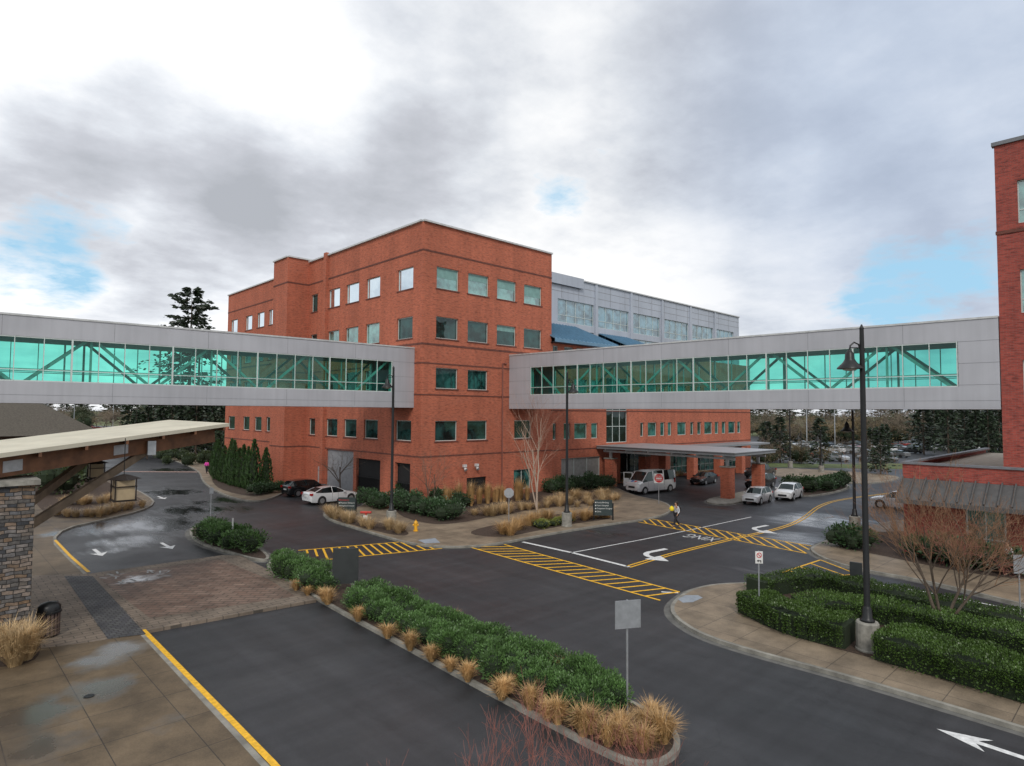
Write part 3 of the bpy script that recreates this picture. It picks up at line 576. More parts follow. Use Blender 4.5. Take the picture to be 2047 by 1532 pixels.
# ---- sky bridges
def bridge(name,label,A_,B_,wid,side,n0,n1,npane,grp=4):
    A_,B_=Vector((*A_,0)),Vector((*B_,0)); side=Vector((*side,0)).normalized(); D_=(B_-A_); L=D_.length; D_.normalize(); T=thing(name,label,'sky bridge',(A_.x,A_.y,0))
    zb,z1,z2,zt=8.9,10.12,12.88,14.12
    def bx(m,s0,s1,d0,d1,za,zc,mm=0):
        c=A_+D_*((s0+s1)/2)+side*((d0+d1)/2); m.obox((c.x,c.y,(za+zc)/2),D_*((s1-s0)/2),side*((d1-d0)/2),Vector((0,0,(zc-za)/2)),mm)
    for nm,d0 in (('side_cladding',0),('side_cladding',wid-.25)):
        m=MB(); bx(m,0,L,d0,d0+.25,zb,z1); bx(m,0,L,d0,d0+.25,z2,zt); bx(m,0,n0,d0,d0+.25,z1,z2); bx(m,n1,L,d0,d0+.25,z1,z2)
        c=m.build(nm,clad,T); j=MB(); of=-.008 if d0==0 else .24
        bx(j,0,L,d0+of,d0+of+.02,zb+.38,zb+.40)
        s=0
        while s<L:
            bx(j,s,s+.022,d0+of+.001,d0+of+.018,zb,z1-.02); bx(j,s,s+.022,d0+of+.001,d0+of+.018,z2+.03,zt); s+=(n1-n0)/npane*4
        for z in (z1+.1,z1+1.4,z2-.05):
            bx(j,0,n0-.05,d0+of,d0+of+.02,z,z+.022); bx(j,n1+.05,L,d0+of,d0+of+.02,z,z+.022)
        j.build('panel_joint',seaml,c)
    m=MB(); bx(m,0,L,.26,wid-.26,zb+.15,zb+.75); m.build('floor_deck',mat('bridge_floor',(.14,.15,.15),.8),T)
    m=MB(); bx(m,0,L,.0,wid,zb-.12,zb-.003); m.build('soffit',clad,T)
    m=MB(); bx(m,0,L,-.05,wid+.05,zt+.003,zt+.12); m.build('roof',coping,T)
    m=MB(); bx(m,0,L,.26,wid-.26,z2+.2,z2+.5); m.build('ceiling',mat('bridge_ceiling',(.4,.42,.42),.8),T)
    pw=(n1-n0)/npane
    for d0 in (0,wid-.2):
        m=MB()
        for k in range(npane+1):
            s=n0+k*pw; wv=.05 if k%grp==0 else .022; bx(m,s-wv,s+wv,d0+.0,d0+.14,z1+.002,z2-.002)
        bx(m,n0,n1,d0+.02,d0+.12,z1+.0,z1+.07); bx(m,n0,n1,d0+.02,d0+.12,z2-.07,z2); bx(m,n0,n1,d0+.025,d0+.11,z1+.70,z1+.745)
        f=m.build('window_frame',alum,T); g=MB(); a=A_+D_*n0+side*(d0+.07); b=A_+D_*n1+side*(d0+.07)
        g.face([(a.x,a.y,z1),(b.x,b.y,z1),(b.x,b.y,z2),(a.x,a.y,z2)]); g.build('pane',tint,f)
    nb=round((n1-n0)/(pw*2.6)); bw=(n1-n0)/nb
    for d0 in (.42,wid-.42):
        for k in range(nb+1):
            s=n0+k*bw; p=A_+D_*s+side*d0
            if k%2==0: m=MB(); m.beam((p.x,p.y,z1-.3),(p.x,p.y,z2+.2),.12,.12,upv=(1,0,0)); m.build('truss_post',greensteel,T)
            if k<nb:
                q=A_+D_*(s+bw)+side*d0; a,b=((p.x,p.y,z1-.3),(q.x,q.y,z2+.2)) if k%2 else ((p.x,p.y,z2+.2),(q.x,q.y,z1-.3))
                m=MB(); m.beam(a,b,.10,.18); m.build('truss_diagonal',greensteel,T)
    for d0 in (.5,wid-.5):
        m=MB(); bx(m,n0,n1,d0,d0+.05,z1+.78,z1+.83); m.build('handrail',greensteel,T)
    return T
YL=Ya(828,CX,760)
La=Vector((CX,YL)); Lb=Vector((-16.0,YL+2.2))
n0=abs(PY(785,750,YL).x-CX); bridge('sky_bridge','glass and grey metal sky bridge reaching the brick building from the left edge',La,Lb,4.0,(0.04,1),n0,n0+1.45*28,28)
TX=45.65; cor=PX(1990,400,TX).y; TZ=24.3
XB=Xa(1018,CY,760); Ra=Vector((XB,CY)); Rb=Vector((45.55,cor+.03)); dr=(Rb-Ra)
def along(u):
    d=ray(u,760); nx,ny=-dr.y,dr.x; k=(Ra.x*nx+Ra.y*ny)/(d.x*nx+d.y*ny); p=Vector((d.x*k,d.y*k)); return (p-Ra).length
bridge('sky_bridge','glass and grey metal sky bridge from the brick building to the right hand tower',Ra,Rb,4.0,(1,.06),along(1060),along(1915),24)
# ---- right brick tower
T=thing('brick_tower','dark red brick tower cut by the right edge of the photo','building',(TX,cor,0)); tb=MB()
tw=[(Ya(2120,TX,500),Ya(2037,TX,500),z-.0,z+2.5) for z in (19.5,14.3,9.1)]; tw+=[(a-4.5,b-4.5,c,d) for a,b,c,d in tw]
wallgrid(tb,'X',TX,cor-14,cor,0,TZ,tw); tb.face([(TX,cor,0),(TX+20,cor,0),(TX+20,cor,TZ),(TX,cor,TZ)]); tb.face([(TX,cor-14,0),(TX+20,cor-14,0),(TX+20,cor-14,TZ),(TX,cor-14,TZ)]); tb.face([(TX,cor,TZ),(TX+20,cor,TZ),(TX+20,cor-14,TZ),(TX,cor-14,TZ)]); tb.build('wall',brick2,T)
for h in tw: window(T,'X',TX,h,panet,1,1)
m=MB(); m.box((TX-.12,cor-14,TZ),(TX+.3,cor+.12,TZ+.22)); m.build('roof_coping',seam,T)
m=MB(); m.box((TX-.05,cor-14,19.0),(TX+.05,cor+.04,19.2)); m.build('brick_band',bandm,T)
# annex
AX=43.6; ay=PX(1804,930,AX).y; AZ=5.45
A_=thing('brick_annex','single storey brick annex with metal awning, at the foot of the right tower','building',(AX,ay,0)); ab=MB()
aw=[(Ya(2012,AX,1060),Ya(1930,AX,1060),.7,3.1)]
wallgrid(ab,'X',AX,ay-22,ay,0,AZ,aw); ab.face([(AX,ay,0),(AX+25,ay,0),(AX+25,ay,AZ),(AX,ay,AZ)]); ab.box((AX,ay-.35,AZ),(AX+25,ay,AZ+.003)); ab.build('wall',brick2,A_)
for h in aw: window(A_,'X',AX,h,panet,1,1,fw_=.1)
m=MB(); m.face([(AX,ay,AZ-.3),(AX+25,ay,AZ-.3),(AX+25,ay-22,AZ-.3),(AX,ay-22,AZ-.3)]); m.build('roof',mat('gravel_roof',(.35,.31,.25),.9),A_)
m=MB(); m.box((AX-.08,ay-22,AZ+.004),(AX+.3,ay+.08,AZ+.13)); m.box((AX+.31,ay-.3,AZ+.006),(AX+25,ay+.08,AZ+.133)); m.build('roof_coping',seam,A_)
m=MB(); a=(AX-1.6,ay+.0,3.5); b=(AX-1.6,ay-22,3.5); c=(AX-.01,ay-22,4.6); d=(AX-.01,ay,4.6); m.face([a,b,c,d]); m.face([a,d,(AX-.01,ay,3.3),(AX-1.6,ay,3.3)]); m.face([(AX-1.6,ay,3.25),(AX-1.6,ay-22,3.25),b,a]); m.face([(AX-1.6,ay,3.25),(AX-1.6,ay-22,3.25),(AX,ay-22,3.25),(AX,ay,3.25)])
for k in range(37): y=ay-.03-k*.6; m.beam((AX-1.6,y,3.56),(AX-.01,y,4.66),.07,.15)
m.build('awning_roof',mat('bronze_grey_metal_roof',(.085,.085,.085),.6,.0),A_)
# ---- entrance canopy
c0x,c1x,c0y,c1y=57.2,66.3,29.0,CY-.1
E=thing('entrance_canopy','flat grey entrance canopy on brick piers in front of the brick wing','canopy',(c0x,c0y,0)); m=MB(); m.box((c0x,c0y,4.32),(c1x,c1y,4.6)); m.build('roof_slab',canm,E)
m=MB(); m.box((c0x-.1,c0y-.1,4.603),(c1x+.1,c1y,4.67)); m.build('roof_coping',galv,E)
wst=mat('white_painted_steel',(.5,.52,.53),.5)
m=MB()
for k in range(6): y=c0y+1.2+k*2.9; m.box((c0x+.3,y,4.12),(c1x-.3,y+.2,4.317))
for x in (c0x+1.1,c1x-1.3): m.box((x-.12,c0y+.5,3.9),(x+.12,c1y-.2,4.117))
m.build('steel_beam',wst,E)
for (x,y) in ((c0x+1.1,c0y+1.3),(c1x-1.3,c0y+1.3),(c0x+1.1,c1y-1.2),(c1x-1.3,c1y-1.2)):
    m=MB(); m.box((x-.5,y-.5,0),(x+.5,y+.5,3.15)); pr=m.build('brick_pier',brick,E); m=MB(); m.box((x-.57,y-.57,3.153),(x+.57,y+.57,3.27)); m.build('pier_cap',concr,pr)
    m=MB(); m.box((x-.13,y-.13,3.27),(x+.13,y+.13,3.89)); m.build('steel_post',wst,E)
E2=thing('colonnade','row of brick piers with flat roof along the brick wing, right of the entrance','colonnade',(c1x,CY-3,0)); m=MB(); m.box((c1x+.2,CY-4,3.9),(Xw(1488),CY-.05,4.15)); m.build('roof_slab',canm,E2)
for u in (1328,1384,1437,1480):
    x=PY(u,930,CY-3.4).x; m=MB(); m.box((x-.5,CY-3.9,0),(x+.5,CY-2.9,3.89)); m.build('brick_pier',brick,E2)
# ---- lodge
p=CD(-10,75); wd,dp,ze,zr=18,14,5.4,9.2; t=thing('lodge_building','low brown building with shingled hip roof at the far left','building',p); m=MB(); m.box((p.x-wd/2,p.y-dp/2,0),(p.x+wd/2,p.y+dp/2,ze)); m.build('wall',mat('brown_siding',(.10,.06,.045),.8),t)
m=MB(); a=[(p.x-wd/2-1,p.y-dp/2-1,ze),(p.x+wd/2+1,p.y-dp/2-1,ze),(p.x+wd/2+1,p.y+dp/2+1,ze),(p.x-wd/2-1,p.y+dp/2+1,ze)]; r1=(p.x-wd/4,p.y,zr); r2=(p.x+wd/4,p.y,zr)
m.face([a[0],a[1],r2,r1]); m.face([a[2],a[3],r1,r2]); m.face([a[1],a[2],r2]); m.face([a[3],a[0],r1]); m.face(a); m.build('roof',mat('brown_shingles',(.085,.075,.06),.9,0,.3,6),t)
# ---- timber canopy
P1=CD(0,21.5,6.72); P2=CD(460,31,7.62); P3=CD(340,37,7.68); P4=CD(0,28,6.85)
ex1=P1+(P1-P2)*.45; ex4=P4+(P4-P3)*.45
TC=thing('timber_canopy','timber framed entrance canopy with pale flat roof on a stone pillar, left foreground','canopy',CD(30,22,0))
m=MB(); tp=[ex1,P2,P3,ex4]; dz=Vector((0,0,.16)); m.face([p+dz for p in tp]); m.face(tp[::-1])
for i in range(4): m.face([tp[i],tp[(i+1)%4],tp[(i+1)%4]+dz,tp[i]+dz])
m.build('roof_slab',membr,TC)
def lp(s,t,dz_=0):
    a=ex1.lerp(P2,s); b=ex4.lerp(P3,s); q=a.lerp(b,t); q.z+=dz_; return q
for t in (.08,.5,.85):
    m=MB(); m.beam(lp(0,t,-.38),lp(.955,t,-.34),.26,.72); m.build('glulam_beam',wood,TC)
m=MB()
for k in range(9): m.beam(lp(.06+.115*k,.0,-.08),lp(.06+.115*k,1,-.08),.1,.16)
m.build('roof_joists',wood,TC)
colc=CD(5,22.3,0); m=MB(); m.obox((colc.x,colc.y,2.87),(.95,0,0),(0,.95,0),(0,0,2.87)); m.build('stone_pillar',stone,TC)
m=MB(); m.obox((colc.x,colc.y,5.84),(1.08,0,0),(0,1.08,0),(0,0,.09)); m.build('pillar_cap',concr,TC)
for i,(s,t,zz0) in enumerate(((.72,.08,3.9),(.62,.5,4.7))):
    m=MB(); q=lp(s,t,-.55); a=Vector((colc.x+.75,colc.y+.75+i*.1,zz0)); m.beam(a,q,.22,.30); m.build('timber_strut',woodg,TC)
    m=MB(); m.obox(q+Vector((0,0,.05)),(.04,.48,0),(.16,0,0),(0,0,.3)); m.build('steel_plate',galv,TC)
dd=(P2-ex1).normalized(); sd_=dd.cross(Vector((0,0,1))).normalized()
for s in (.34,.62): q=lp(s,.08,-.38); m=MB(); m.obox(q,dd*.32,sd_*.145,Vector((0,0,.2))); m.build('steel_plate',galv,TC)
def lantern(p,s,label,zt):
    t=thing('hanging_lantern',label,'lantern',p,'lanterns under the timber canopy'); m=MB(); x,y,z=p
    m.tube([(x,y,z+s),(x,y,zt)],.015,6); m.build('hanger',blk,t)
    m=MB(); m.lathe([(s*.75,s*.95),(s*.3,s*1.12),(.02,s*1.2)],p,4)
    for i,j in ((-1,-1),(1,-1),(1,1),(-1,1)): m.box((x+i*s*.42-.02,y+j*s*.42-.02,z),(x+i*s*.42+.02,y+j*s*.42+.02,z+s))
    m.box((x-s*.46,y-s*.46,z-.03),(x+s*.46,y+s*.46,z+.02)); m.box((x-s*.46,y-s*.46,z+s*.62),(x+s*.46,y+s*.46,z+s*.66)); m.build('frame',mat('dark_bronze',(.03,.022,.018),.5,.5),t)
    m=MB(); m.box((x-s*.38,y-s*.38,z+.03),(x+s*.38,y+s*.38,z+s*.92)); m.build('glass_shade',mat('amber_lantern_glass',(.40,.31,.19),.4),t)
lantern(CD(254,25,8.4-(996-818)/1252*25),.85,'larger bronze lantern hanging on the right under the timber canopy',lp(.72,.3).z)
lantern(CD(198,28,8.4-(952-818)/1252*28),.65,'smaller bronze lantern hanging on the left under the timber canopy',lp(.6,.6).z)
# ------------------------------------------------------------------ street furniture
def lamp(u,v,top,dirv,label,sc=1,ped=1.0,z0=.13):
    p=G(u,v,z0); t=thing('street_lamp',label,'street lamp',p,'black bell shade street lamps'); x,y,z=p; d=Vector(dirv).normalized()
    m=MB(); m.lathe([(.40,0),(.40,.06),(.37,.1),(.37,ped-.05),(.34,ped)],p,20); m.build('concrete_base',concr,t)
    m=MB(); m.lathe([(.24,ped),(.24,ped+.06),(.17,ped+.14),(.15,ped+.45),(.12,ped+.5),(.105,ped+.55),(.09,top-1.6),(.07,top-.1),(.09,top-.08),(.05,top),(.02,top+.08)],p,14); m.build('pole',blk,t,smooth=True)
    m=MB(); za=z+top-.75; c=Vector((x,y,za)); pts=[c+Vector((0,0,-.25)),c+d*.12+Vector((0,0,.1)),c+d*.28+Vector((0,0,.18)),c+d*.42+Vector((0,0,.06)),c+d*.45+Vector((0,0,-.12))]
    m.tube(pts,.03,8); m.tube([c+Vector((0,0,-.02)),c+d*.4+Vector((0,0,-.02))],.02,6); m.build('bracket_arm',blk,t)
    h=c+d*.45; m=MB(); m.lathe([(.06,-.1),(.09,-.16),(.15,-.24),(.16,-.42),(.2,-.5),(.24,-.56),(.42,-.74),(.43,-.78),(.30,-.775)],h,18); m.build('lamp_shade',blk,t,smooth=True)
    m=MB(); m.lathe([(.27,-.785),(.2,-.83),(.05,-.86)],h,14); m.build('lens',mat('lamp_glass',(.6,.6,.55),.3),t,smooth=True); return t
lf=-r0
lamp(1735,1300,11.45,lf,'nearest black street lamp, on a round concrete base among the hedges on the right')
lamp(1133,1052,11.3,-lf,'black street lamp beside the bare birch tree in front of the brick building')
lamp(782,1048,11.6,lf,'black street lamp by the brick corner, left of the green shrubs')
lamp(1580,935,11,lf,'distant black street lamp beyond the entrance canopy'); lamp(1642,945,6,lf,'short distant black lamp beyond the clipped hedge')
lamp(1709,1060,8.6,lf,'black street lamp behind the nearest lamp, across the right hand road')
lamp(1602,925,5.5,lf,'small distant lamp near the end of the brick wing')
def post(name,label,cat,u,v,z0,hgt,mt=galv,r=.03):
    p=G(u,v,z0); t=thing(name,label,cat,p); m=MB(); m.tube([p,p+Vector((0,0,hgt))],r,8); m.build('post',mt,t); return t,p
def plate(t,p,zc,w,h,nrm,m,name='sign_plate',th=.012,off=.04):
    n=Vector(nrm).normalized(); s=Vector((-n.y,n.x,0)); c=p+Vector((0,0,zc))+n*off; b=MB(); b.obox(c,s*w/2,n*th,Vector((0,0,h/2))); return b.build(name,m,t),c,s
cm=-f0
def tofront(c,nrm,off=.03):
    n=Vector(nrm).normalized(); y=Vector((0,0,1)); z=n; x=y.cross(z); M_=Matrix((x,y,z)).transposed().to_4x4(); M_.translation=c+n*off; return M_
def letter(t,s,size,c,nrm,m,off=.03,dx=0,dz=0,align='CENTER'):
    M_=tofront(c,nrm,off); x=M_.to_3x3().col[0]; M_.translation+=x*dx+Vector((0,0,dz))
    o=text('lettering',s,m,size,align=align,ext=.002); M2=M_.copy(); M2.translation-=ORG[t.name]; o.parent=t; o.matrix_basis=M2; return o
t,p=post('road_sign','grey back of a square road sign at the nose of the long planted strip','sign',1254,1428,.13,3.1); nrm=(cm+r0*.25); plate(t,p,2.72,.76,.76,nrm,galv,off=.05)
t,p=post('road_sign','small white prohibition sign on a thin post at the tip of the hedged island','sign',1518,1240,.13,2.75,r=.028); w1=mat('white_sign_face',(.7,.7,.68),.4); redm=mat('red_sign_paint',(.55,.02,.02),.4); blkp=mat('black_sign_paint',(.01,.01,.01),.5)
o,c,s=plate(t,p,2.5,.3,.48,cm,w1); M_=tofront(c,cm,.02)
def ring(t,M_,r1,r2,cx,cz,m,name,a0=0,a1=2*math.pi,n=20):
    b=MB(); P=lambda r,a: M_@Vector((cx+r*math.cos(a),cz+r*math.sin(a),.004))
    for k in range(n):
        A1=a0+(a1-a0)*k/n; A2=a0+(a1-a0)*(k+1)/n
        if r1>0: b.face([P(r1,A1),P(r2,A1),P(r2,A2),P(r1,A2)])
        else: b.face([P(0,0),P(r2,A1),P(r2,A2)])
    return b.build(name,m,t)
ring(t,M_,.08,.105,0,.09,redm,'prohibition_ring'); b=MB(); b.obox(M_@Vector((0,.09,.006)),M_.to_3x3()@Vector((.06,-.06,0)),M_.to_3x3()@Vector((.009,.009,0)),M_.to_3x3()@Vector((0,0,.002))); b.build('slash',redm,t)
b=MB(); b.face([M_@Vector(q) for q in ((-.1,-.13,.005),(-.03,-.08,.005),(-.03,-.11,.005),(.08,-.11,.005),(.08,-.2,.005),(.05,-.2,.005),(.05,-.145,.005),(-.03,-.145,.005),(-.03,-.18,.005))]); b.build('arrow',blkp,t)
t,p=post('road_sign','red round do not enter sign on a post in front of the white van','sign',1317,1008,.13,2.75); o,c,s=plate(t,p,2.35,.86,.86,cm,w1); M_=tofront(c,cm,.014); ring(t,M_,0,.40,0,0,redm,'red_disc')
letter(t,'DO NOT',.19,c,cm,w1,.022,0,.17); letter(t,'ENTER',.19,c,cm,w1,.022,0,-.17); b=MB(); b.obox(M_@Vector((0,0,.01)),M_.to_3x3()@Vector((.28,0,0)),Vector((0,0,.05)),M_.to_3x3()@Vector((0,0,.003))); b.build('white_bar',w1,t)
t,p=post('road_sign','grey back of an octagonal stop sign beside the diagonal walk','sign',1017,1050,.13,2.7)
M_=tofront(p+Vector((0,0,2.35)),cm,.03); ring(t,M_,0,.38,0,0,galv,'sign_plate',math.pi/8,2*math.pi+math.pi/8,8)
t,p=post('road_sign','thin signpost standing in the left road by the far parking','sign',421,1032,.0,2.3); plate(t,p,2.0,.3,.45,cm+r0*.9,galv)
t,p=post('marker_post','white marker post in the small hedge island','marker post',464,1088,.13,1.6,w1,.05)
t,p=post('road_sign','grey back of a small sign at the right edge of the photo','sign',2040,1240,.13,2.6); plate(t,p,2.25,.5,.75,cm,galv)
def wayfind(u,v,label,lines,w=1.35,h=1.05):
    p=G(u,v,.14); t=thing('directional_sign',label,'sign',p,None); n=Vector(cm).normalized(); s=Vector((-n.y,n.x,0)); dg=mat('dark_green_grey_sign',(.03,.045,.045),.5)
    for k in (-1,1): m=MB(); q=p+s*k*(w/2-.06); m.obox(q+Vector((0,0,.65)),s*.05,n*.05,Vector((0,0,.65))); m.build('post',blk,t)
    b=MB(); b.obox(p+Vector((0,0,.35+h/2)),s*(w/2-.115),n*.03,Vector((0,0,h/2))); b.build('panel',dg,t)
    for i,(l,cc) in enumerate(lines): letter(t,l,.155,p+Vector((0,0,.35+h-.2-i*.23)),n,cc,.034,-w/2+.28,0,'LEFT')
    for i,(l,cc) in enumerate(lines):
        M_=tofront(p+Vector((0,0,.35+h-.2-i*.23)),n,.035); b=MB(); b.obox(M_@Vector((-w/2+.2,0,0)),M_.to_3x3()@Vector((.04,0,0)),Vector((0,0,.04)),n*.002); b.build('bullet_mark',cc,t)
    return t
wayfind(693,1030,'dark directional sign with red top line among dry grass near the parked white sedan',[('Emergency',redm),('Physician Entrance',w1),('Hospital Entrance',w1)],1.6)
wayfind(1206,1040,'dark directional sign with white lettering near the entrance drive',[('Family Birthing',w1),('Heart Hospital',w1),('Outpatient Surgery',w1),('Clinic',w1)],1.6,1.2)
def panelsign(u,v,w,h,label,nrm):
    p=G(u,v,.13); t=thing('panel_sign',label,'sign',p); n=Vector(nrm).normalized(); s=Vector((-n.y,n.x,0)); b=MB(); b.obox(p+Vector((0,0,.35+h/2)),s*w/2,n*.07,Vector((0,0,h/2))); b.build('panel',mat('charcoal_sign_panel',(.03,.035,.035),.55),t)
    for k in (-1,1): m=MB(); m.obox(p+s*k*(w/2-.08)+Vector((0,0,.17)),s*.05,n*.05,Vector((0,0,.18))); m.build('post',blk,t)
panelsign(690,1182,1.15,1.6,'blank charcoal sign panel standing between laurel shrubs in the long strip',(-.6,-.9,0))
panelsign(1712,1188,.5,1.1,'narrow dark sign panel behind the clipped hedge, left of the nearest lamp',(-.9,-.1,0))
p=G(831,1062,.14); t=thing('fire_hydrant','yellow fire hydrant at the pavement corner','fire hydrant',p); hy=mat('hydrant_yellow',(.75,.38,.02),.45)
m=MB(); m.lathe([(.17,0),(.17,.05),(.12,.06),(.11,.5),(.15,.52),(.15,.56),(.12,.62),(.07,.70),(.03,.72),(.03,.77)],p,14); m.build('barrel',hy,t,smooth=True)
for d in (r0,-r0): m=MB(); m.tube([p+Vector((0,0,.42)),p+Vector((0,0,.42))+d*.2],[.06,.07],10); m.build('nozzle',hy,t)
p=G(731,1048,.14); t=thing('fire_connection','red fire department pipe connection with small white sign','fire connection',p); m=MB(); m.tube([p,p+Vector((0,0,.8))],.07,10); m.tube([p+Vector((0,0,.85))-r0*.4,p+Vector((0,0,.85))+r0*.4],.09,10); m.build('pipe',mat('fire_red',(.5,.04,.03),.4),t); plate(t,p,.45,.32,.42,cm,w1,off=.13)
p=G(96,1272,.12); t=thing('trash_can','black slatted litter bin beside the stone pillar','trash can',p); m=MB(); m.lathe([(.27,0),(.30,.04),(.30,.08)],p,18); m.build('base',blk,t)
m=MB()
for k in range(18): a=2*math.pi*k/18; m.obox(p+Vector((.34*math.cos(a),.34*math.sin(a),.47)),Vector((-math.sin(a),math.cos(a),0))*.040,Vector((math.cos(a),math.sin(a),0))*.012,Vector((0,0,.40)))
m.build('slats',mat('dark_brown_slats',(.09,.06,.055),.5),t); m=MB(); m.lathe([(.30,.1),(.30,.85)],p,18); m.build('liner',mat('bin_liner',(.02,.02,.02),.8),t); m=MB(); m.lathe([(.40,.86),(.40,.92),(.37,.94),(.36,1.08),(.26,1.2),(.05,1.25)],p,18); m.build('lid',blk,t,smooth=True)
p=G(431,950,.14); t=thing('utility_cabinet','grey green utility cabinet at the far end of the arborvitae row','utility cabinet',p); m=MB(); m.box(p-Vector((.5,.5,0)),p+Vector((.5,.5,1.6))); m.build('cabinet',mat('utility_green',(.10,.16,.13),.5),t); m=MB(); m.box(p+Vector((-.54,-.54,1.6)),p+Vector((.54,.54,1.66))); m.box(p+Vector((-.515,-.02,.1)),p+Vector((-.502,.02,1.5))); m.build('lid',mat('utility_green_dark',(.07,.11,.09),.5),t)
# ------------------------------------------------------------------ cars
tyre=mat('tyre_rubber',(.015,.015,.016),.8); rim=mat('alloy_rim',(.45,.46,.47),.35,.7); cgl=glasspane('car_glass',(.012,.016,.018),.06,k=.35); hl=mat('headlamp',(.7,.72,.74),.15); tl=mat('tail_lamp',(.35,.01,.01),.25); pls=mat('dark_trim',(.02,.02,.022),.5)
def paint(name,c):
    m=mat(name,c,.25,.1,.03); m.node_tree.nodes['Principled BSDF'].inputs['Coat Weight'].default_value=.8; m.node_tree.nodes['Principled BSDF'].inputs['Coat Roughness'].default_value=.05; return m
PT={'white':paint('white_car_paint',(.74,.75,.76)),'black':paint('black_car_paint',(.015,.016,.018)),'silver':paint('silver_car_paint',(.38,.40,.42)),'navy':paint('dark_blue_car_paint',(.02,.035,.06)),'red':paint('red_car_paint',(.3,.03,.02)),'grey':paint('grey_car_paint',(.14,.145,.15))}
CARS={
'sedan':(4.75,[(2.38,.32,.55,.60,.62,.55,''),(2.28,.2,.66,.72,.80,.66,''),(1.9,.18,.76,.82,.88,.74,''),(1.3,.18,.86,.92,.90,.78,''),(.95,.18,.90,.98,.90,.78,'wg'),(.15,.18,.92,1.38,.90,.62,'g'),(-.35,.18,.93,1.44,.90,.62,''),(-.42,.18,.93,1.44,.90,.62,'g'),(-1.30,.18,.97,1.35,.90,.60,'wg'),(-1.95,.2,1.02,1.10,.89,.74,''),(-2.28,.24,.99,1.06,.84,.72,''),(-2.38,.34,.80,.92,.72,.64,'')],.33,1.42,-1.38),
'suv':(4.5,[(2.25,.34,.62,.70,.66,.6,''),(2.15,.24,.80,.88,.82,.7,''),(1.7,.22,.94,1.02,.89,.76,''),(1.15,.22,1.0,1.08,.90,.78,'wg'),(.45,.22,1.03,1.56,.90,.66,'g'),(-.3,.22,1.04,1.65,.90,.66,''),(-.37,.22,1.04,1.65,.90,.66,'g'),(-1.5,.22,1.07,1.60,.90,.64,'g'),(-1.75,.22,1.08,1.52,.89,.66,'w'),(-2.15,.26,1.08,1.14,.86,.74,''),(-2.24,.36,.85,.95,.76,.7,'')],.36,1.38,-1.33),
'van':(6.0,[(3.0,.4,.8,.95,.80,.74,''),(2.85,.3,1.05,1.2,.95,.85,''),(2.3,.28,1.2,1.36,.99,.88,'wg'),(1.5,.28,1.3,2.25,.99,.84,'g'),(.75,.28,1.32,2.35,.99,.84,''),(.6,.28,1.32,2.38,.99,.84,'g'),(-.9,.28,1.32,2.38,.99,.84,''),(-1.05,.28,1.32,2.38,.99,.84,'g'),(-2.7,.28,1.32,2.36,.99,.84,''),(-2.98,.34,1.3,2.28,.96,.82,'')],.37,2.0,-2.0),
'pickup':(5.6,[(2.8,.4,.8,.9,.75,.7,''),(2.7,.3,1.0,1.1,.92,.82,''),(1.4,.3,1.12,1.2,.95,.84,'wg'),(.7,.3,1.15,1.78,.95,.68,'g'),(-.1,.3,1.15,1.84,.95,.68,''),(-.2,.3,1.15,1.84,.95,.68,'g'),(-.85,.3,1.15,1.80,.95,.68,''),(-.95,.3,1.12,1.15,.95,.86,''),(-2.7,.32,1.12,1.15,.94,.86,''),(-2.8,.4,1.1,1.12,.9,.8,'')],.40,1.75,-1.85)}
